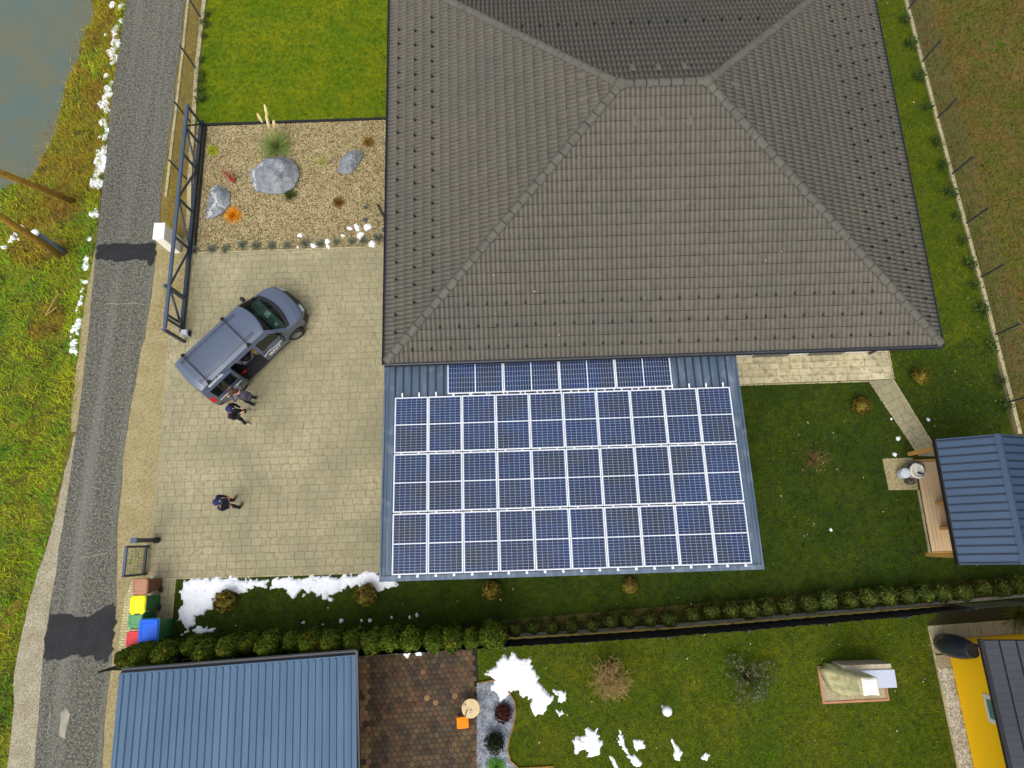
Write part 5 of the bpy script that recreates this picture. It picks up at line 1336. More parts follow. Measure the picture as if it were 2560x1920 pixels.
wheelie((-12.32, -2.74, .0), .02, .45, .50, .98, BM['red'], BM['greenb'], 'wheeled bin with red lid beside the hedge end')

# ------------------------------------------------------------------ conifers, shrubs and garden plants
MT['thuja'] = surf('thuja_foliage', lin(66, 88, 22), lin(80, 96, 27), 1.3, .9, lin(100, 98, 30), 3.2, .25, piece=.4, hue=.015, spec=.08)
MT['thuja2'] = surf('thuja_young_foliage', lin(72, 88, 32), lin(86, 98, 38), 1.5, .8, lin(96, 96, 36), 3, .3, piece=.45, hue=.02, spec=.15)
MT['globe'] = surf('globe_thuja_foliage', lin(124, 116, 40), lin(132, 112, 46), 2, .8, lin(80, 70, 30), 4, .35, piece=.4, hue=.02, spec=.15)
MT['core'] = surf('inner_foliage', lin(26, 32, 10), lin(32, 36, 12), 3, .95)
MT['bark'] = surf('bark', lin(82, 66, 46), lin(66, 54, 38), 6, .95, bump=.5)
def foliage(h, r, n, seed, size=.10, wide=.38, z0=.06, upright=.5):
    R = np.random.default_rng(seed); t = R.random(n) ** .85; a = R.random(n) * 2 * PI
    lump = 1 + .10 * np.sin(a * 3 + t * 9 + seed) + .07 * np.sin(a * 7 - t * 15)
    pr = np.where(t < wide, .55 + .45 * np.sin(t / wide * PI / 2), np.cos((t - wide) / (1 - wide) * PI / 2) ** .62)
    rad = r * pr * lump * (.80 + .26 * R.random(n) ** .6)
    P_ = np.stack([rad * np.cos(a), rad * np.sin(a), z0 + t * (h - z0) + .03 * R.normal(size=n)], -1)
    nr = np.stack([np.cos(a), np.sin(a), np.clip((t - wide) * 1.8, -.2, 1.4)], -1) + R.normal(0, .35, (n, 3)); nr /= np.linalg.norm(nr, axis=1)[:, None]
    up = np.array([0, 0, 1.0]) * upright + R.normal(0, .5, (n, 3)) + nr * .25; sx = np.cross(up, nr); sx /= np.linalg.norm(sx, axis=1)[:, None] + 1e-9
    uy = np.cross(nr, sx); s = size * (.55 + .8 * R.random(n))[:, None]
    V = np.stack([P_ - uy * s * .5, P_ + sx * s * .38 + nr * s * .08, P_ + uy * s * .75 + nr * s * .2, P_ - sx * s * .38 + nr * s * .08], 1)
    F = np.arange(4 * n).reshape(n, 4)
    return np_mesh('crown', V.reshape(-1, 3), F)
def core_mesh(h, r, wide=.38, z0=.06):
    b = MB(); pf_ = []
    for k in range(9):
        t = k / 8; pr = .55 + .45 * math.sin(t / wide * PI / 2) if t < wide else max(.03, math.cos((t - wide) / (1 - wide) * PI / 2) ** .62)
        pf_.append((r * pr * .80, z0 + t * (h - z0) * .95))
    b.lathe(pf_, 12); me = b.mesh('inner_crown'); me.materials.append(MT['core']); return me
def tree_kind(h, r, n, seeds, mat, **k):
    out = []
    for s in seeds:
        me = foliage(h, r, n, s, **k); me.materials.append(mat); out.append(me)
    return out, core_mesh(h, r, k.get('wide', .38))
tm_ = MB(); tm_.tube([(0, 0, 0), (0, 0, .5)], [.05, .035], 8); trunk_me = tm_.mesh('trunk'); trunk_me.materials.append(MT['bark'])
def conifer(name, loc, kind, i, sc, label, cat, group):
    t = empty(name, loc, rnd.uniform(0, 6.28), label, cat, group); t.scale = sc
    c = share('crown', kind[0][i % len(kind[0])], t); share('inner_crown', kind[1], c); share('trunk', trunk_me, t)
    return t
big = tree_kind(2.1, .335, 4200, (1, 2, 3, 4), MT['thuja'], size=.07, wide=.62)
tops = [(318, 1650, .85), (357, 1643, 1), (412, 1641, 1.05), (480, 1623, .9), (514, 1638, 1.05), (572, 1626, 1), (621, 1615, .88), (670, 1620, 1.06), (732, 1612, .9), (775, 1614, 1.02), (827, 1611, 1.04), (882, 1609, .97), (930, 1610, 1.05), (977, 1604, 1), (1028, 1604, 1.06), (1085, 1607, .98), (1131, 1604, 1.02), (1180, 1602, .95), (1232, 1596, 1.12)]
for i, (u, v, s) in enumerate(tops):
    p = at(u, v - 6, 1.5 * s)
    lab = 'tall dense thuja in the hedge, %s from the road end' % ORD[i] if i < len(tops) - 1 else 'last and roundest tall thuja, at the garden end of the hedge'
    conifer('thuja_tree', (p[0], p[1], 0), big, i, (s * rnd.uniform(.95, 1.1), s * rnd.uniform(.95, 1.1), s), lab, 'thuja', 'tall thuja hedge')
small = tree_kind(.92, .27, 1300, (11, 12, 13, 14), MT['thuja2'], size=.075, wide=.5)
sm_px = [(143, 285), (215, 275), (295, 275), (373, 272), (458, 265), (530, 248), (607, 245), (690, 243), (768, 240), (862, 222), (940, 207), (1020, 205), (1095, 203), (1165, 193), (1245, 185), (1335, 178), (1410, 165), (1500, 165), (1575, 152), (1650, 148), (1735, 145), (1805, 138), (1880, 135), (1960, 130), (2040, 115), (2120, 115), (2190, 100)]
for i, (a, c) in enumerate(sm_px):
    s = (.74 if i < 5 else .86 if i < 12 else .98) * rnd.uniform(.88, 1.12); p = at(1200 + a * .6148, 1400 + c * .6148, .5 * s)
    conifer('young_thuja', (p[0], p[1], 0), small, i, (s, s, s), 'small thuja in the low row along the black fence, %s from the tall hedge' % ORD[i], 'thuja', 'row of young thujas')
glb = tree_kind(.60, .31, 1200, (21, 22, 23), MT['globe'], size=.07, wide=.5)
for i, (u, v, s, lab) in enumerate(((560, 1503, 1.05, 'round yellow-green shrub at the edge of the large snow patch'), (915, 1487, 1.05, 'round yellow-green shrub beside the carport corner'), (1228, 1477, .95, 'round olive shrub on the lawn south of the carport'), (1577, 1466, .75, 'low dry brown shrub on the lawn south of the carport'), (2305, 940, .85, 'round brownish shrub east of the diagonal path'), (2158, 1013, .9, 'round brownish shrub west of the diagonal path'))):
    p = at(u, v, .35)
    conifer('globe_shrub', (p[0], p[1], 0), glb, i, (s, s, s * (.6 if i == 3 else 1)), lab, 'shrub', 'round shrubs on the lawn')
# climbers and little shrubs along the boundary walls
MT['leafy'] = surf('boundary_shrub_leaf', lin(48, 72, 16), lin(70, 90, 20), 2, .7, lin(40, 50, 16), 4, .4, piece=.4, hue=.02)
def leafy_mesh(n, r, h, seed, size=.07):
    R = np.random.default_rng(seed); P_ = np.stack([R.normal(0, r, n), R.normal(0, r, n), np.abs(R.normal(0, h, n)) + .03], -1)
    nr = R.normal(0, .6, (n, 3)) + [0, 0, .8]; nr /= np.linalg.norm(nr, axis=1)[:, None]; up = R.normal(0, 1, (n, 3)); sx = np.cross(up, nr); sx /= np.linalg.norm(sx, axis=1)[:, None]; uy = np.cross(nr, sx)
    s = size * (.5 + R.random(n))[:, None]
    V = np.stack([P_ - uy * s * .6, P_ + sx * s * .35, P_ + uy * s * .7, P_ - sx * s * .35], 1)
    return np_mesh('foliage', V.reshape(-1, 3), np.arange(4 * n).reshape(n, 4))
lm = [leafy_mesh(160, .13, .14, s) for s in (31, 32, 33)]
for m_ in lm: m_.materials.append(MT['leafy'])
sb_ = MB(); sb_.tube([(0, 0, 0), (.02, .01, .25)], [.012, .006], 6); stem_me = sb_.mesh('stem'); stem_me.materials.append(MT['bark'])
ybs = [22.0, 20.4, 19.2, 17.6, 16.2, 14.6, 13.6, 12.4, 11.4, 10.4, 9.4, 8.6, 7.6, 6.2, 4.9, 4.0]
for i, y in enumerate(ybs):
    x = float(np.interp(y, [3, 6.65, 8.06, 13.2, 18.32, 21.43, 26], [17.75, 17.63, 17.58, 17.32, 17.1, 16.98, 16.85])) - .28
    t = empty('boundary_shrub', (x, y, 0), rnd.uniform(0, 6), 'small dark shrub at the east wall, %s from the top of the photo' % ORD[i], 'shrub', 'shrubs along the east wall')
    s = rnd.uniform(.7, 1.15); t.scale = (s, s, s * 1.1); share('foliage', lm[i % 3], t); share('stem', stem_me, t)
for i, (u, v) in enumerate(((515, 40), (506, 62), (503, 92), (497, 152), (500, 187), (499, 205), (496, 228), (499, 250))):
    p = at(u + 6, v)
    t = empty('boundary_shrub', (max(p[0], -12.4), p[1], 0), rnd.uniform(0, 6), 'small green shrub at the west wall, %s from the top of the photo' % ORD[i], 'shrub', 'shrubs along the west wall')
    s = rnd.uniform(.6, .95); t.scale = (s, s, s); share('foliage', lm[(i + 1) % 3], t); share('stem', stem_me, t)

# ornamental grasses: blades from one root
def tuft_mesh(n, ln, spread, wd, seed, droop=.5):
    R = np.random.default_rng(seed); a = R.random(n) * 2 * PI; l = ln * (.6 + .5 * R.random(n)); t = spread * R.random(n) ** .6; w_ = wd * (.7 + .6 * R.random(n))
    d = np.stack([np.cos(a), np.sin(a)], -1); r0 = .05 * R.random(n)[:, None] * d
    def pt(f, side):
        ang = t * (1 + droop * f); rr = l * f * np.sin(ang); zz_ = l * f * np.cos(ang)
        return np.stack([r0[:, 0] + d[:, 0] * rr - d[:, 1] * side * w_, r0[:, 1] + d[:, 1] * rr + d[:, 0] * side * w_, np.maximum(zz_, .01)], -1)
    V = np.stack([pt(0, -.5), pt(0, .5), pt(.55, .5), pt(.55, -.5), pt(1.0, 0)], 1)
    b = (np.arange(n) * 5)[:, None]
    F = np.concatenate([b + [0, 1, 2], b + [0, 2, 3], b + [3, 2, 4]])
    return np_mesh('blades', V.reshape(-1, 3), F)
def tuft(px, n, ln, sp, wd, mat, label, name='ornamental_grass', seed=1, droop=.5):
    p = at(*px); t = empty(name, (p[0], p[1], .01), 0, label, 'plant'); me = tuft_mesh(n, ln, sp, wd, seed, droop); me.materials.append(mat); mesh_obj('blades', me, None, t); return t
GM = lambda n, a, c: surf(n, lin(*a), lin(*c), 6, .8, piece=.35, hue=.015, spec=.15)
pg = tuft((693, 370), 420, .85, 1.15, .014, GM('pampas_blade', (134, 150, 84), (112, 128, 64)), 'tall green fountain grass with cream plumes behind the big boulder', 'pampas_grass', 3)
MT['plume'] = surf('cream_plume', lin(226, 206, 158), lin(206, 184, 130), 10, .9, bump=.5)
MT['stalk'] = surf('straw_stalk', lin(170, 150, 84), lin(150, 130, 70), 6, .9)
for (u, v) in ((664, 272), (648, 292), (667, 295), (670, 308), (685, 307)):
    tip = at(u, v, 1.45); base_ = pg.location
    d = Vector((tip[0] - base_.x, tip[1] - base_.y, 1.44))
    MB().tube([(0, 0, 0), d * .5 + Vector((0, 0, .05)), d * .85], [.008, .006, .004], 5).build('stalk', MT['stalk'], pg)
    MB().tube([d * .80, d * .88, d * .97, d * 1.06, d * 1.12], [.010, .055, .065, .045, .006], 8).build('plume', MT['plume'], pg, True)
tuft((534, 378), 140, .30, 1.2, .012, GM('lime_blade', (170, 178, 36), (146, 158, 30)), 'small lime-yellow grass tuft near the sliding gate', seed=4)
tuft((584, 541), 320, .42, 1.35, .012, GM('orange_blade', (226, 150, 24), (204, 126, 20)), 'bright orange dry grass tuft beside the left boulder', seed=5)
tuft((921, 357), 170, .32, 1.1, .012, GM('brown_blade', (140, 104, 40), (112, 84, 36)), 'brown grass tuft above the right boulder', seed=6)
tuft((847, 508), 170, .30, 1.15, .012, GM('umber_blade', (124, 86, 34), (104, 74, 30)), 'umber grass tuft in the gravel below the right boulder', seed=7)
tuft((727, 490), 150, .34, 1.2, .013, GM('dark_blade', (54, 66, 24), (70, 76, 30)), 'dark green tuft at the lower corner of the big boulder', seed=8)
tuft((803, 405), 50, .35, 1.2, .007, GM('thin_blade', (150, 158, 50), (130, 140, 46)), 'thin wispy green tuft between the boulders', seed=9)
tuft((2543, 1536), 240, .75, 1.25, .016, GM('yucca_blade', (96, 104, 40), (80, 88, 34)), 'spiky green clump behind the yellow house', seed=10)
rp = at(590, 460); rt = empty('red_shrub', (rp[0], rp[1], 0), 0, 'thin shrub with red-brown twigs left of the big boulder', 'shrub')
MT['redtwig'] = surf('red_twig', lin(196, 52, 40), lin(150, 74, 40), 5, .8)
for k in range(34):
    a, l = rnd.uniform(0, 6.28), rnd.uniform(.25, .75); s = rnd.uniform(.15, .5)
    MB().tube([(0, 0, 0), (-.25 * l + s * l * .5 * math.cos(a), .35 * l + s * l * .5 * math.sin(a), l * .5), (-.5 * l + s * l * math.cos(a), .55 * l + s * l * math.sin(a), l * .8)], [.010, .007, .003], 5).build('twig', MT['redtwig'] if k % 3 else MT['bark'], rt)
MT['lav'] = surf('lavender_leaf', lin(112, 118, 98), lin(92, 98, 78), 8, .9, piece=.35)
lav = [tuft_mesh(130, .24, 1.3, .012, s, .3) for s in (51, 52, 53)]
for m_ in lav: m_.materials.append(MT['lav'])
for i, (a, c) in enumerate(((40, 1600), (210, 1595), (355, 1590), (530, 1550), (670, 1560), (830, 1560), (990, 1555), (1180, 1530), (1330, 1535), (1505, 1520), (1660, 1510), (1790, 1505), (1940, 1480))):
    p = at(480 + a * .2411, 240 + c * .2411); t = empty('lavender', (p[0], p[1], .01), rnd.uniform(0, 6), 'grey-green lavender in the row along the gravel edge, %s from the gate' % ORD[i], 'lavender', 'row of lavender')
    s = rnd.uniform(.85, 1.15); t.scale = (s, s, s); share('blades', lav[i % 3], t)
# boulders
def boulder(name, outline, hgt, seed, mat, label, cat='boulder', drop=0.0, top=.55, tilt=(0, 0)):
    R = random.Random(seed); cx = sum(p[0] for p in outline) / len(outline); cy = sum(p[1] for p in outline) / len(outline)
    bm = bmesh.new()
    for p in outline:
        x, y = p[0] - cx, p[1] - cy
        for f, z in ((.94, -.05), (1.0, hgt * R.uniform(.15, .45)), (top * R.uniform(.7, 1.15), hgt * R.uniform(.75, 1.0))):
            bm.verts.new((x * f, y * f, z + (x * tilt[0] + y * tilt[1]) * (z > 0)))
    r = bmesh.ops.convex_hull(bm, input=bm.verts)
    bmesh.ops.delete(bm, geom=[v for v in bm.verts if not v.link_faces], context='VERTS')
    bmesh.ops.triangulate(bm, faces=bm.faces); bmesh.ops.subdivide_edges(bm, edges=bm.edges, cuts=3, use_grid_fill=True)
    for v in bm.verts:
        n = fbm(np.array([v.co.x * 4 + seed]), np.array([v.co.y * 4 + v.co.z * 5.0]), seed)[0] - .47
        v.co += v.co.normalized() * n * .13 * (1 if hgt > .2 else .3)
    me = bpy.data.meshes.new(name); bm.to_mesh(me); bm.free()
    o = mesh_obj(name, me, mat); o.location = (cx, cy, 0); return tag(o, label, cat)
m, N, L, b = new_mat('veined_limestone'); set_in(b, Roughness=.8)
tc = N.new('ShaderNodeNewGeometry'); n1 = N.new('ShaderNodeTexNoise'); n1.inputs['Scale'].default_value = 3.2; n1.inputs['Detail'].default_value = 12; n1.inputs['Roughness'].default_value = .7; L.new(tc.outputs['Position'], n1.inputs['Vector'])
c1 = N.new('ShaderNodeValToRGB'); c1.color_ramp.elements[0].position = .3; c1.color_ramp.elements[1].position = .7; c1.color_ramp.elements[0].color = lin(84, 92, 102); c1.color_ramp.elements[1].color = lin(156, 160, 162); L.new(n1.outputs['Fac'], c1.inputs[0])
ad = N.new('ShaderNodeVectorMath'); ad.operation = 'MULTIPLY_ADD'; L.new(n1.outputs['Color'], ad.inputs[0]); ad.inputs[1].default_value = (.8, .8, .8); L.new(tc.outputs['Position'], ad.inputs[2])
vo = N.new('ShaderNodeTexVoronoi'); vo.feature = 'DISTANCE_TO_EDGE'; vo.inputs['Scale'].default_value = .62; L.new(ad.outputs[0], vo.inputs['Vector'])
mr = N.new('ShaderNodeMapRange'); mr.inputs[1].default_value = .004; mr.inputs[2].default_value = .035; mr.inputs[3].default_value = 1; mr.inputs[4].default_value = 0; L.new(vo.outputs['Distance'], mr.inputs[0])
n3_ = N.new('ShaderNodeTexNoise'); n3_.inputs['Scale'].default_value = 1.1; L.new(tc.outputs['Position'], n3_.inputs['Vector']); r3_ = N.new('ShaderNodeMapRange'); r3_.inputs[1].default_value = .42; r3_.inputs[2].default_value = .58; r3_.inputs[4].default_value = .8; L.new(n3_.outputs['Fac'], r3_.inputs[0]); mu_ = N.new('ShaderNodeMath'); mu_.operation = 'MULTIPLY'; L.new(mr.outputs[0], mu_.inputs[0]); L.new(r3_.outputs[0], mu_.inputs[1])
mx = N.new('ShaderNodeMix'); mx.data_type = 'RGBA'; L.new(mu_.outputs[0], mx.inputs[0]); L.new(c1.outputs[0], mx.inputs[6]); mx.inputs[7].default_value = lin(222, 222, 216); L.new(mx.outputs[2], b.inputs['Base Color'])
bp = N.new('ShaderNodeBump'); bp.inputs['Strength'].default_value = 1.0; bp.inputs['Distance'].default_value = .08; n2_ = N.new('ShaderNodeTexNoise'); n2_.inputs['Scale'].default_value = 14; n2_.inputs['Detail'].default_value = 6; L.new(tc.outputs['Position'], n2_.inputs['Vector']); L.new(n2_.outputs['Fac'], bp.inputs['Height']); L.new(bp.outputs[0], b.inputs['Normal'])
MT['rock'] = m
Z2 = lambda L: zp(480, 240, .2411, L, .2)
boulder('boulder', Z2([(590, 860), (600, 760), (680, 690), (780, 645), (900, 645), (1030, 650), (1090, 720), (1110, 810), (1060, 930), (950, 1000), (800, 1005), (640, 970)]), .62, 3, MT['rock'], 'largest grey boulder with white veins in the gravel garden', tilt=(.05, .06))
boulder('boulder', zp(480, 240, .2411, [(1505, 770), (1540, 660), (1620, 580), (1750, 555), (1765, 620), (1720, 700), (1660, 780), (1580, 800)], .12), .36, 8, MT['rock'], 'grey-green boulder nearest the house wall')
boulder('boulder', zp(480, 240, .2411, [(190, 960), (250, 910), (340, 960), (395, 1010), (390, 1110), (330, 1210), (230, 1250), (150, 1280), (130, 1240), (170, 1120)], .1), .34, 12, MT['rock'], 'white-banded grey boulder beside the orange grass tuft')
MT['darkstone'] = surf('dark_stone', lin(84, 88, 92), lin(70, 74, 78), 8, .8, bump=.4)
for (a, c, r, lab) in ((1800, 1160, 26, 'uppermost of the small dark stones by the house wall'), (1797, 1288, 30, 'middle one of the small dark stones, above the snow crumbs'), (1990, 1385, 34, 'dark stone right at the house gutter')):
    p = at(480 + a * .2411, 240 + c * .2411); rr = r * .2411 / 70
    boulder('garden_stone', [(p[0] + rr * math.cos(k) * rnd.uniform(.8, 1.2), p[1] + rr * math.sin(k) * rnd.uniform(.8, 1.2)) for k in (0, .9, 1.7, 2.6, 3.5, 4.3, 5.3)], .10, int(a), MT['darkstone'], lab, 'stone')
boulder('slate_slab', zp(480, 240, .2411, [(1905, 1110), (1935, 1120), (1995, 1240), (1990, 1265), (1955, 1230)], .1), .26, 44, MT['darkstone'], 'thin upright slate slab standing by the house wall', 'stone')

# bushes and things in the neighbouring garden
bp_ = at(1520, 1692); bs_ = empty('bare_shrub', (bp_[0], bp_[1], 0), 0, 'leafless tan shrub with dense twigs on the neighbouring lawn', 'shrub')
MT['tantwig'] = surf('tan_twig', lin(158, 134, 84), lin(138, 116, 70), 5, .9, piece=.2)
tw = MB()
for k in range(150):
    a = rnd.uniform(0, 6.28); s = rnd.random() ** .6; r1 = .72 * s; h1 = .85 * math.sqrt(max(.05, 1 - (s * .85) ** 2)) * rnd.uniform(.8, 1.05)
    e = Vector((r1 * math.cos(a), r1 * math.sin(a), h1)); mdl = Vector((e.x * .35, e.y * .35, e.z * .55))
    tw.tube([(.04 * math.cos(a), .04 * math.sin(a), 0), mdl, e], [.011, .008, .004], 4, False)
    for j in range(4):
        b0 = mdl.lerp(e, rnd.uniform(.3, .95)); d = Vector((rnd.gauss(0, .12), rnd.gauss(0, .12), rnd.uniform(.02, .16))); tw.tube([b0, b0 + d * .6, b0 + d + Vector((rnd.gauss(0, .04), rnd.gauss(0, .04), 0))], [.006, .005, .003], 4, False)
tw.build('twigs', MT['tantwig'], bs_)
lb = at(1862, 1688); ls_ = empty('leafy_bush', (lb[0], lb[1], 0), 0, 'sparse bush with small pale leaves on the neighbouring lawn', 'bush')
MT['paleleaf'] = surf('pale_leaf', lin(72, 82, 44), lin(54, 62, 32), 5, .7, lin(100, 96, 64), 9, .2, piece=.45, hue=.02)
R = np.random.default_rng(77); n = 620; a = R.random(n) * 6.28; rr = .78 * np.sqrt(R.random(n)) * (1 + .25 * np.sin(a * 3 + 1) + .15 * np.sin(a * 5)); zz_ = .15 + .75 * R.random(n) * np.sqrt(np.clip(1 - (rr / 1.05) ** 2, .05, 1))
keep = fbm(rr * np.cos(a) * 3 + 9, rr * np.sin(a) * 3 + 9, 5) > .40
P_ = np.stack([rr * np.cos(a), rr * np.sin(a), zz_], -1)[keep]; n = len(P_)
nr = R.normal(0, .5, (n, 3)) + [0, 0, 1]; nr /= np.linalg.norm(nr, axis=1)[:, None]; sx_ = np.cross(R.normal(0, 1, (n, 3)), nr); sx_ /= np.linalg.norm(sx_, axis=1)[:, None]; uy = np.cross(nr, sx_); s = (.05 * (.6 + .8 * R.random(n)))[:, None]
mesh_obj('leaves', np_mesh('leaves', np.stack([P_ - uy * s, P_ + sx_ * s * .5, P_ + uy * s, P_ - sx_ * s * .5], 1).reshape(-1, 3), np.arange(4 * n).reshape(n, 4)), MT['paleleaf'], ls_)
tw = MB()
for k in range(60):
    e = Vector(P_[int(k * n / 60)]); tw.tube([(0, 0, 0), (e.x * .4, e.y * .4, e.z * .6), e], [.010, .007, .003], 4, False)
tw.build('branches', MT['bark'], ls_)
mp = at(2030, 1150); mt_ = empty('dry_shrub', (mp[0], mp[1], 0), 0, 'low sparse reddish shrub on the lawn west of the garden house', 'shrub')
tw = MB()
for k in range(70):
    a = rnd.uniform(0, 6.28); r1 = .6 * rnd.random() ** .6; tw.tube([(0, 0, 0), (r1 * .4 * math.cos(a), r1 * .4 * math.sin(a), .2), (r1 * math.cos(a), r1 * math.sin(a) * .8, rnd.uniform(.1, .4))], [.006, .005, .003], 4, False)
tw.build('twigs', surf('reddish_twig', lin(120, 80, 44), lin(100, 84, 50), 5, .9), mt_)
me = leafy_mesh(90, .3, .16, 78, .035); mesh_obj('leaves', me, surf('faded_leaf', lin(140, 130, 90), lin(110, 90, 56), 6, .8, piece=.4), mt_)
for px, r, h, mat, lab in (((1258, 1783), .27, .30, surf('red_sedum', lin(84, 32, 24), lin(66, 28, 20), 8, .85, piece=.4), 'dark red cushion plant in the grey chippings bed'), ((1237, 1857), .30, .52, surf('dark_box_leaf', lin(22, 38, 14), lin(30, 46, 16), 6, .75, piece=.5), 'dark green clipped ball bush in the grey chippings bed')):
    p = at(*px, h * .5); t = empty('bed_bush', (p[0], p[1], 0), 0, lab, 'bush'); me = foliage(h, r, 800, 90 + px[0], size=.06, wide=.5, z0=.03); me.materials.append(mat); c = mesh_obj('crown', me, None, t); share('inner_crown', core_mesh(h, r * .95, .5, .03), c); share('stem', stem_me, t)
tuft((1240, 1915), 200, .35, 1.3, .014, GM('fresh_blade', (88, 140, 44), (70, 120, 36)), 'fresh green clump at the bottom edge of the grey bed', seed=14)
# edging of the bed
be = MB(); bl = zp(860, 1580, .27125, [(1235, 468), (1390, 440), (1460, 478), (1525, 558), (1573, 640), (1583, 740), (1558, 880), (1523, 980), (1508, 1080), (1533, 1180), (1610, 1253)])
for p, q in zip(bl[:-1], bl[1:]): be.bar((p[0], p[1], .02), (q[0], q[1], .02), .035, .09)
be.bar((bl[-1][0], bl[-1][1], .02), (bl[-1][0] + 1.1, bl[-1][1] + .02, .02), .035, .09)
tag(be.build('bed_edging', surf('rusty_edging', lin(150, 112, 52), lin(126, 92, 44), 5, .8)), kind='structure')
# round pale slab with a stick, orange crate
dpz = at(1177, 1771, .40); rt_ = empty('round_table', (dpz[0], dpz[1], 0), 0, 'small round beige garden table on the hexagon terrace', 'table')
MT['beige'] = surf('beige_table', lin(206, 184, 140), lin(190, 168, 124), 8, .8)
MB().lathe([(.285, .40), (.29, .415), (.285, .43), (.02, .432)], 36).build('table_top', MT['beige'], rt_)
MB().lathe([(.16, .012), (.16, .03), (.03, .05), (.03, .39)], 16).build('leg', MT['darkmetal'], rt_)
MT['glass'] = surf('clear_glass_cup', lin(226, 218, 196), lin(214, 206, 184), 5, .1)
for a, c, lab in ((1108, 682, 'small glass cup on the upper left of the round table'), (1166, 735, 'small glass cup on the lower right of the round table')):
    p = at(860 + a * .27125, 1580 + c * .27125, .46)
    tag(MB().lathe([(.035, .433), (.045, .50), (.040, .50), (.032, .44)], 14, (p[0], p[1], 0)).build('cup', MT['glass'], None, True), lab, 'cup')
p, q = at(1168, 1774, .45), at(1162, 1793, .45)
tag(MB().tube([(p[0], p[1], .447), (q[0], q[1], .447)], .014, 8).build('stick', MT['bark'], None), 'short dark stick lying over the rim of the round table', 'stick')
oc = at(1157, 1806, .3); oz = empty('orange_stool', (oc[0], oc[1], .012), .05, 'bright orange cushioned stool in front of the round table', 'stool')
MT['orange'] = surf('orange_fabric', lin(246, 136, 10), lin(232, 122, 6), 6, .8, bump=.2)
MB().stack([rrect(0, 0, .38, .34, .03, .26), rrect(0, 0, .39, .35, .04, .30), rrect(0, 0, .36, .32, .04, .335)]).build('seat', MT['orange'], oz)
for i in (-1, 1):
    for j in (-1, 1): MB().box(i * .15 - .018, i * .15 + .018, j * .13 - .018, j * .13 + .018, 0, .26).build('leg', MT['timber'], oz)
# globe lamp
gl = at(1656, 1765); gb = at(1668, 1778, .58); lampo = empty('globe_lamp', (gb[0], gb[1], 0), 0, 'white globe garden lamp on the neighbouring lawn', 'garden lamp')
MB().lathe([(.05, 0), (.03, .02), (.03, .42), (.05, .44)], 14).build('post', MT['cream'], lampo)
MT['opal'] = surf('opal_globe', lin(238, 238, 240), lin(232, 232, 236), 3, .3, spec=.5)
MB().ball((0, 0, .58), .155, 24, 16).build('globe', MT['opal'], lampo, True)
# covered barbecue on its slab
MT['terracotta'] = surf('terracotta_border', lin(176, 126, 96), lin(160, 112, 86), 3, .9)
bq_ = empty('grill_slab', (10.66, -4.91, 0), NB * .4, 'concrete slab base with terracotta border under the covered grill', 'slab')
for i in range(4):
    for j in range(2): MB().box(-1.0 + i * .5 + .004, -.5 + i * .5 - .004, -.49 + j * .49 + .004, j * .49 - .004, 0, .035).build('slab', MT['wash'], bq_)
for x0, x1, y0, y1 in ((-1.07, 1.07, -.56, -.495), (-1.07, 1.07, .495, .56), (-1.07, -1.005, -.495, .495), (1.005, 1.07, -.495, .495)): MB().box(x0, x1, y0, y1, 0, .06).build('border', MT['terracotta'], bq_)
MT['brick'] = surf('grill_masonry', lin(190, 178, 150), lin(170, 160, 136), 6, .9, bump=.3)
MT['granite'] = surf('granite_top', lin(178, 186, 204), lin(158, 166, 186), 30, .4, lin(204, 208, 218), 90, .3, spec=.5)
MT['tarp'] = glass_mat('dummy', (1, 1, 1, 1), 1) if False else surf('beige_tarpaulin', lin(196, 192, 148), lin(180, 176, 130), 2.2, .6, lin(160, 150, 104), 5, .3, bump=.25, bscale=9)
MT['tarpwhite'] = surf('white_cover', lin(246, 240, 220), lin(238, 232, 212), 3, .7)
gp = empty('garden_grill', (0, 0, 0), 0, 'masonry garden grill with granite worktop beside the tarpaulin', 'grill')
ct_ = at(2176, 1716, 1.75)
cgx, cgy = ct_[0], ct_[1]
g_nw = at(2140, 1677, .86); g_se = at(2243, 1719, .86)
MB().box(cgx - .30, g_se[0] - .05, cgy - .10, cgy + .42, .036, .80).build('base', MT['brick'], gp)
MB().box(cgx - .18, cgx + .18, cgy - .2, cgy + .2, .036, 1.70).build('chimney', MT['brick'], gp)
MB().box(g_nw[0], g_se[0], g_se[1], g_nw[1], .802, .86).build('worktop', MT['granite'], gp)
tpo = empty('tarpaulin', (0, 0, 0), 0, 'beige tarpaulin with white top draped over the grill chimney', 'tarpaulin')
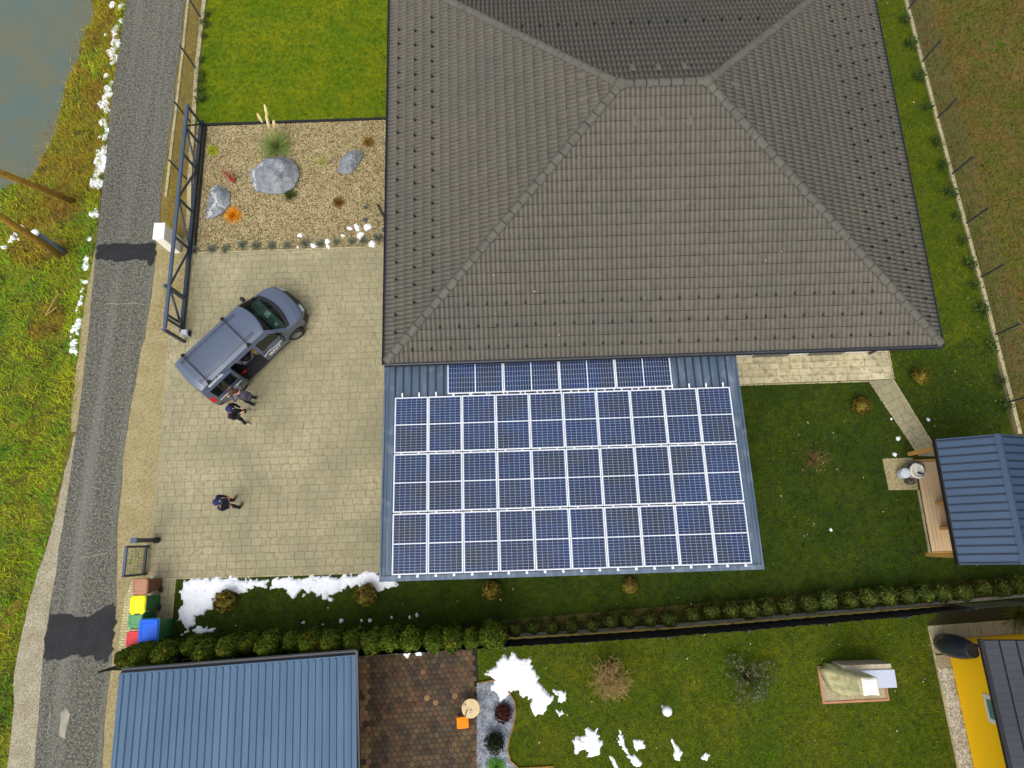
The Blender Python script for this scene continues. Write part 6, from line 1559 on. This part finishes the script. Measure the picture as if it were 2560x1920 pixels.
def tarp_loops():
    foot = [at(u, v, .05)[:2] for u, v in ((2046, 1672), (2060, 1655), (2075, 1655), (2105, 1663), (2140, 1672), (2150, 1685), (2148, 1705), (2140, 1732), (2118, 1742), (2095, 1737), (2072, 1722), (2058, 1702), (2050, 1686))]
    n_ = 40
    def resample(P_):
        P_ = [Vector((p[0], p[1])) for p in P_]; d = [0]
        for i in range(len(P_)): d.append(d[-1] + (P_[(i + 1) % len(P_)] - P_[i]).length)
        out = []
        for k in range(n_):
            t = d[-1] * k / n_; i = max(j for j in range(len(P_)) if d[j] <= t); f_ = (t - d[i]) / (d[i + 1] - d[i] + 1e-9); out.append(P_[i].lerp(P_[(i + 1) % len(P_)], f_))
        return out
    top = [(cgx - .23, cgy + .0), (cgx - .23, cgy + .25), (cgx + .0, cgy + .22), (cgx + .23, cgy + .25), (cgx + .23, cgy), (cgx + .23, cgy - .25), (cgx, cgy - .22), (cgx - .23, cgy - .25)]
    f_, t_ = resample(foot), resample(top[::1])
    if True:
        c_ = Vector((cgx, cgy)); ang = lambda L_: math.atan2(L_[0].y - sum(p.y for p in L_) / n_, L_[0].x - sum(p.x for p in L_) / n_)
        area_s = lambda L_: sum(L_[i].x * L_[(i + 1) % n_].y - L_[(i + 1) % n_].x * L_[i].y for i in range(n_))
        if area_s(f_) < 0: f_ = f_[::-1]
        if area_s(t_) < 0: t_ = t_[::-1]
        def roll(L_):
            cx_, cy_ = sum(p.x for p in L_) / n_, sum(p.y for p in L_) / n_
            k0 = min(range(n_), key=lambda k: abs(math.atan2(L_[k].y - cy_, L_[k].x - cx_) + 3.0)); return L_[k0:] + L_[:k0]
        f_, t_ = roll(f_), roll(t_)
    loops = []
    for lv in range(9):
        s = lv / 8; z = .045 + (1.72 - .045) * s; bl_ = s ** .75
        loops.append([((f_[k].x * (1 - bl_) + t_[k].x * bl_) + (1 - s) * .025 * math.sin(k * 1.7), (f_[k].y * (1 - bl_) + t_[k].y * bl_) + (1 - s) * .025 * math.cos(k * 2.1 + lv), z + .012 * math.sin(k * .9 + lv)) for k in range(n_)])
    return loops, t_
lps, tl_ = tarp_loops()
MB().stack(lps).build('skirt', MT['tarp'], tpo, True)
MB().stack([[(p.x * 1.0, p.y, 1.715) for p in tl_], [(cgx + (p.x - cgx) * 1.04, cgy + (p.y - cgy) * 1.04, 1.75) for p in tl_], [(cgx + (p.x - cgx) * .6, cgy + (p.y - cgy) * .6, 1.79) for p in tl_], [(cgx + (p.x - cgx) * .1, cgy + (p.y - cgy) * .1, 1.79) for p in tl_]]).build('top', MT['tarpwhite'], tpo, True)

# ------------------------------------------------------------------ poles in the meadow
MT['pole'] = surf('weathered_pole', lin(172, 132, 44), lin(146, 110, 40), 3, .9, lin(112, 88, 34), 14, .4, bump=.4)
def pole(base, px2, z2, r, label):
    h0 = float(meadow_h(np.array([base[0]]), np.array([base[1]]))[0]); t = at(*px2, z2); d = Vector((t[0] - base[0], t[1] - base[1], z2 - h0))
    e = empty('wooden_pole', (base[0], base[1], h0), 0, label, 'pole')
    MB().tube([d * (-.03), d * .5, d * 1.7], [r, r * .95, r * .85], 14).build('shaft', MT['pole'], e, True)
    return e
p1 = at(176, 498); pole(p1, (40, 447), 3.4, .12, 'upper wooden pole, a brace leaning in from the left edge')
p2 = at(146, 634, -.1); pp = pole(p2, (0, 541), 3.6, .13, 'lower wooden pole beside the capped grey pipe')
MB().lathe([(.150, .50), (.152, .515), (.150, .53)], 14).build('strap', MT['steel'], pp)
MT['greypipe'] = surf('grey_pipe', lin(112, 122, 134), lin(98, 108, 120), 3, .5, lin(80, 88, 98), 9, .3)
gp0 = at(157, 628, -.1); gp1 = at(86, 582, 1.5); ge_ = empty('capped_pipe', (gp0[0], gp0[1], -.15), 0, 'grey standing pipe with white cap beside the lower wooden pole', 'pipe')
d = Vector((gp1[0] - gp0[0], gp1[1] - gp0[1], 1.6))
MB().tube([(0, 0, 0), d], .125, 18).build('shaft', MT['greypipe'], ge_, True)
MB().tube([d * 1.001, d * 1.03, d * 1.045], [.145, .145, .11], 18).build('cap', MT['white'], ge_, True)
bw = at(150, 735); tag(MB().tube([(bw[0] - .42, bw[1] - .85, .02), (bw[0] - .1, bw[1] - .2, .08), (bw[0], bw[1], .06)], .022, 6).tube([(bw[0] - .42, bw[1] - .85, .02), (bw[0], bw[1] - .55, .07)], .018, 6).build('fallen_branch', MT['stalk']), 'forked dry branch lying in the meadow ditch', 'branch')

# ------------------------------------------------------------------ people
MT['skin'] = surf('skin', lin(220, 160, 128), lin(208, 148, 118), 20, .6)
MT['navy'] = surf('navy_cloth', lin(42, 50, 72), lin(34, 42, 64), 5, .85, bump=.3, bscale=20)
MT['dnavy'] = surf('dark_navy_cloth', lin(28, 32, 48), lin(24, 28, 42), 5, .85, bump=.3, bscale=20)
MT['blackcloth'] = surf('black_jacket_cloth', lin(26, 26, 32), lin(34, 33, 38), 5, .85, bump=.3, bscale=20)
MT['greycloth'] = surf('grey_marl_cloth', lin(104, 100, 112), lin(86, 82, 94), 14, .9, bump=.3, bscale=30)
MT['brownshoe'] = surf('brown_suede', lin(98, 84, 54), lin(80, 68, 44), 12, .9)
MT['tanshoe'] = surf('tan_suede', lin(176, 164, 120), lin(156, 144, 104), 12, .9)
MT['greyshoe'] = surf('grey_shoe', lin(84, 82, 84), lin(70, 68, 70), 12, .8)
MT['hairbrown'] = surf('brown_hair', lin(74, 52, 34), lin(58, 40, 28), 30, .6)
MT['capnavy'] = surf('navy_cap', lin(44, 44, 92), lin(36, 36, 78), 10, .85)
MT['eyedark'] = surf('dark_eye', lin(30, 24, 20), lin(40, 32, 26), 10, .4)
MT['lip'] = surf('lip', lin(176, 96, 84), lin(166, 90, 80), 10, .6)
def person(loc, rz, label, J, mats, hair):
    """J: joint -> position (figure faces +x, left is +y); one skinned surface from pelvis to fingertips"""
    V = []; R_ = []; Ed = []; tagm = []
    def v(p, r, m_): V.append(Vector(p)); R_.append(r if isinstance(r, tuple) else (r, r)); tagm.append(m_); return len(V) - 1
    def e(a, b_): Ed.append((a, b_))
    top, leg, shoe, skin = 0, 1, 2, 3
    pel = v(J['pelvis'], (.145, .12), leg); w1 = v(J['waist'], (.15, .125), top); ch = v(J['chest'], (.175, .14), top); nk = v(J['neck'], .062, skin)
    hd0 = v(J['head0'], .078, skin); hd1 = v(J['head1'], .105, skin); hd2 = v(J['head2'], .085, skin)
    for a, b_ in ((pel, w1), (w1, ch), (ch, nk), (nk, hd0), (hd0, hd1), (hd1, hd2)): e(a, b_)
    hd = Vector(J['head1']); fw_ = Vector(J['face']).normalized()
    for s, S in ((1, 'l'), (-1, 'r')):
        sh = v(J['sh_' + S], .078, top); el = v(J['el_' + S], .056, top); wr = v(J['wr_' + S], .038, top); e(ch, sh); e(sh, el); e(el, wr)
        a = Vector(J['wr_' + S]); dr = (Vector(J['ha_' + S]) - a).normalized(); side = Vector(J.get('th_' + S, (0, -s, .2))).normalized(); side = (side - dr * side.dot(dr)).normalized(); nrm = dr.cross(side)
        pm = v(a + dr * .055, (.036, .024), skin); e(wr, pm)
        for k, (o_, l_) in enumerate(((.030, .062), (.010, .072), (-.010, .068), (-.029, .052))):
            f0 = v(a + dr * .10 + side * o_, .0095, skin); f1 = v(a + dr * (.10 + l_ * .55) + side * o_ * 1.1 + nrm * .010, .0085, skin); f2 = v(a + dr * (.10 + l_) + side * o_ * 1.1 + nrm * .028, .007, skin); e(pm, f0); e(f0, f1); e(f1, f2)
        t0 = v(a + dr * .050 + side * .042, .011, skin); t1 = v(a + dr * .085 + side * .062 + nrm * .012, .009, skin); e(pm, t0); e(t0, t1)
        hp = v(J['hip_' + S], .100, leg); kn = v(J['kn_' + S], .068, leg); an = v(J['an_' + S], .047, leg); e(pel, hp); e(hp, kn); e(kn, an)
        toe = Vector(J['toe_' + S]); A_ = Vector(J['an_' + S]); ba_ = v((A_.x * .55 + toe.x * .45, A_.y * .55 + toe.y * .45, .045), .045, shoe); tp_ = v((toe.x, toe.y, .035), .036, shoe); hl = v(A_ + (A_ - toe).normalized() * .05 + Vector((0, 0, -.035)), .042, shoe)
        e(an, ba_); e(ba_, tp_); e(an, hl)
    me = bpy.data.meshes.new('body'); me.from_pydata(V, Ed, []); me.update()
    o = bpy.data.objects.new('body', me); link(o)
    sk = o.modifiers.new('skin', 'SKIN'); sk.use_smooth_shade = True
    for i, d_ in enumerate(me.skin_vertices[0].data): d_.radius = R_[i]; d_.use_root = (i == 0)
    sb = o.modifiers.new('sub', 'SUBSURF'); sb.levels = 1; sb.render_levels = 1
    dg = bpy.context.evaluated_depsgraph_get(); nm2 = bpy.data.meshes.new_from_object(o.evaluated_get(dg)); bpy.data.objects.remove(o)
    segs = [(np.array(V[a]), np.array(V[b_]), tagm[b_], tagm[a]) for a, b_ in Ed]
    ct__ = np.array([p.center[:] for p in nm2.polygons]); best = np.full(len(ct__), 1e9); mi = np.zeros(len(ct__), int)
    for a, b_, mb_, ma_ in segs:
        dd = b_ - a; t = np.clip(((ct__ - a) @ dd) / (dd @ dd + 1e-9), 0, 1); d_ = np.linalg.norm(ct__ - a - t[:, None] * dd, axis=1)
        k = d_ < best; best[k] = d_[k]; mi[k] = np.where(t[k] > .5, mb_, ma_)
    nm2.materials.clear()
    for m_ in mats: nm2.materials.append(m_)
    nm2.polygons.foreach_set('material_index', mi.astype(np.int32)); nm2.update()
    pe = empty('person', loc, rz, label, 'person')
    mesh_obj('body', nm2, None, pe, True)
    # face
    sdv = Vector((0, 0, 1)).cross(fw_).normalized(); upv = fw_.cross(sdv); c = hd
    fc_ = MB(); fc_.ball(c + fw_ * .108 - upv * .025, (.022, .022, .026), 8, 6)
    for s in (1, -1): fc_.ball(c + sdv * (.103 * s) - upv * .01, (.022, .02, .034), 8, 6)
    fo = fc_.build('nose_and_ears', MT['skin'], pe, True)
    ey = MB()
    for s in (1, -1): ey.ball(c + fw_ * .094 + sdv * (.036 * s) + upv * .01, .013, 8, 6)
    ey.build('eyes', MT['eyedark'], pe, True)
    MB().ball(c + fw_ * .096 - upv * .065, (.016, .028, .010), 8, 6).build('mouth', MT['lip'], pe, True)
    if hair == 'cap':
        cp = MB(); n_ = 16
        for i_ in range(5): pass
        cp.ball(c + upv * .035 - fw_ * .004, (.120, .120, .098), 18, 10); co_ = cp.build('cap', MT['capnavy'], pe, True)
        vz = MB(); V2 = []
        for k in range(9):
            a = -.95 + 1.9 * k / 8; dirv = fw_ * math.cos(a) + sdv * math.sin(a)
            V2.append(c + dirv * .112 + upv * .052); V2.append(c + dirv * (.112 + .085 * math.cos(a)) + upv * .030)
        n9 = len(V2); V2 += [p - upv * .008 for p in V2]
        vz.add(V2, [(2 * k, 2 * k + 1, 2 * k + 3, 2 * k + 2) for k in range(8)] + [(n9 + 2 * k + 2, n9 + 2 * k + 3, n9 + 2 * k + 1, n9 + 2 * k) for k in range(8)]); vz.build('visor', MT['trim'], co_)
        MB().ball(c + fw_ * .112 + upv * .075, (.018, .022, .014), 8, 6).build('badge', MT['white'], co_)
    else:
        hr = MB(); hr.ball(c + upv * .028 - fw_ * .022, (.120, .124, .118), 18, 10); ho = hr.build('hair', MT['hairbrown'], pe, True)
        MB().ball(c - fw_ * .10 - upv * .08, (.06, .085, .12), 12, 8).build('hair_back', MT['hairbrown'], ho, True)
    return pe
def joints(lf, rf, ltoe, rtoe, lean=(0, 0), h=1.0, face=(1, 0, -.15), arms='down', bend=0.0):
    lx, ly = lean; J = dict(pelvis=(0, 0, .93 * h), waist=(lx * .3, ly * .3, 1.10 * h), chest=(lx * .7 + bend * .12, ly * .7, 1.33 * h - bend * .05), neck=(lx + bend * .24, ly, 1.49 * h - bend * .12), head0=(lx + .02 + bend * .30, ly, 1.55 * h - bend * .14), head1=(lx + .035 + bend * .34, ly, 1.635 * h - bend * .17), head2=(lx + .03 + bend * .36, ly, 1.70 * h - bend * .18), face=face)
    for S, s, f, t in (('l', 1, lf, ltoe), ('r', -1, rf, rtoe)):
        J['hip_' + S] = (0, .095 * s, .88 * h); J['an_' + S] = (f[0], f[1], .085); J['toe_' + S] = (f[0] + t[0], f[1] + t[1], .03)
        J['kn_' + S] = (f[0] * .55 + .05, (f[1] + .095 * s) * .5, .48 * h)
        cx_, cz_ = J['chest'][0], J['chest'][2]; J['sh_' + S] = (cx_ + .0, J['chest'][1] + .195 * s, cz_ + .09 * h)
        if arms == 'down': J['el_' + S] = (cx_ - .05, .235 * s, 1.13 * h); J['wr_' + S] = (cx_ + .07, .19 * s, .93 * h); J['ha_' + S] = (cx_ + .11, .17 * s, .84 * h); J['th_' + S] = (1, 0, 0)
        elif arms == 'phone': J['el_' + S] = (cx_ + .06, .26 * s, 1.12 * h); J['wr_' + S] = (cx_ + .27, .11 * s, 1.17 * h); J['ha_' + S] = (cx_ + .36, .055 * s, 1.20 * h); J['th_' + S] = (0, -.3 * s, 1)
        elif arms == 'van': J['el_' + S] = (cx_ + .14, .25 * s, 1.12 * h - bend * .05); J['wr_' + S] = (cx_ + .36, .16 * s, 1.08 * h); J['ha_' + S] = (cx_ + .46, .14 * s, 1.06 * h); J['th_' + S] = (0, -s, .3)
    return J
person((-9.70, 1.45, .02), math.radians(15), 'person in navy jacket and cap standing alone on the driveway', joints((-.08, .15), (.08, -.15), (.14, .16), (.14, .14), (0, -.03), 1.0, (1, -.05, -.1)), [MT['navy'], MT['dnavy'], MT['brownshoe'], MT['skin']], 'cap')
p2_ = person((-9.30, 5.07, .02), math.radians(165), 'person with brown hair in grey jacket wearing a backpack at the van door', joints((-.02, -.10 + .22), (-.02, -.12), (.16, .02), (.16, -.02), (0, 0), .97, (1, .35, -.5), 'van', .45), [MT['greycloth'], MT['dnavy'], MT['greyshoe'], MT['skin']], 'hair')
person((-9.60, 4.49, .02), math.radians(5), 'person in black jacket and cap looking at a phone behind the van', joints((.0, .21), (.0, -.22), (.19, .05), (.19, -.05), (0, 0), .98, (1, 0, -.75), 'phone', .15), [MT['blackcloth'], MT['dnavy'], MT['tanshoe'], MT['skin']], 'cap')
# backpack and phone
a_ = math.radians(165); bx, by = -9.30, 5.07
bpk = empty('backpack', (bx + math.cos(a_) * -.15, by + math.sin(a_) * -.15, .98), a_, 'dark grey backpack on the back of the grey-jacketed person', 'backpack')
MT['packgrey'] = surf('dark_grey_pack', lin(74, 70, 78), lin(62, 58, 66), 10, .85, bump=.3, bscale=24)
MB().stack([rrect(-.02, 0, .14, .26, .05, .0), rrect(-.02, 0, .19, .31, .07, .10), rrect(.02, 0, .19, .31, .07, .30), rrect(.05, 0, .12, .24, .05, .40)]).build('bag', MT['packgrey'], bpk, True)
MB().stack([rrect(-.125, 0, .06, .22, .025, .03), rrect(-.115, 0, .06, .22, .025, .19)]).build('pocket', MT['packgrey'], bpk, True)
for s in (-1, 1): MB().tube([(.05, .09 * s, .06), (.16, .15 * s, .12), (.26, .14 * s, .34), (.16, .11 * s, .44), (.06, .08 * s, .38)], .016, 6).build('strap', MT['trim'], bpk)
a_ = math.radians(5); px_, py_ = -9.60 + .44 * math.cos(a_), 4.49 + .44 * math.sin(a_)
ph = empty('mobile_phone', (px_, py_, 1.21), a_, 'dark phone held by the black-jacketed person', 'phone')
ph.rotation_euler = (0, -.35, a_)
MB().box(-.07, .07, -.036, .036, -.004, .004).build('case', MT['trim'], ph); MB().box(-.064, .064, -.032, .032, .0042, .0052).build('screen', MT['darkglass'], ph)
# ------------------------------------------------------------------ fallen leaves and crumbs on lawns, roof and paving
MT['litter'] = surf('dry_leaf', lin(160, 144, 100), lin(132, 112, 70), 9, .9, lin(200, 194, 166), 20, .35, piece=.35)
def litter(q, z, size, label):
    n = len(q); a = rng.random(n) * 2 * PI; s = size * (.5 + rng.random(n)); c, d = np.cos(a) * s, np.sin(a) * s; z = np.broadcast_to(z, (n,)); tl = rng.normal(0, .3, n) * s
    V = np.stack([np.stack([q[:, 0] - c, q[:, 1] - d, z], -1), np.stack([q[:, 0] + d * .5, q[:, 1] - c * .5, z + abs(tl)], -1), np.stack([q[:, 0] + c, q[:, 1] + d, z + .01], -1), np.stack([q[:, 0] - d * .5, q[:, 1] + c * .5, z + abs(tl) + .004], -1)], 1)
    tag(mesh_obj('fallen_leaves', np_mesh('fallen_leaves', V.reshape(-1, 3), np.arange(4 * n).reshape(n, 4)), MT['litter']), label, 'leaves', kind='stuff')
litter(scatter(VIS_E, .5, [H_PATH, H_PATH2, H_DECK, H_HOUSE]), .05, .032, 'dry leaves lying on the lawn around the carport')
litter(scatter(VIS_B, .7, [H_SLAB, BED]), .05, .032, 'dry leaves lying on the neighbouring lawn')
litter(scatter([(-12.4, -.8), (-4.8, -.8), (-4.8, 10.8), (-12.0, 10.8)], .30), .022, .026, 'dry leaves lying on the paved driveway')
q = scatter([(-3.5, 6), (13, 6), (7.5, 12), (2.5, 12)], .28)
litter(q, EZ + (q[:, 1] - HY0) * .4 + .085, .03, 'dry leaves caught on the south face of the tiled roof')
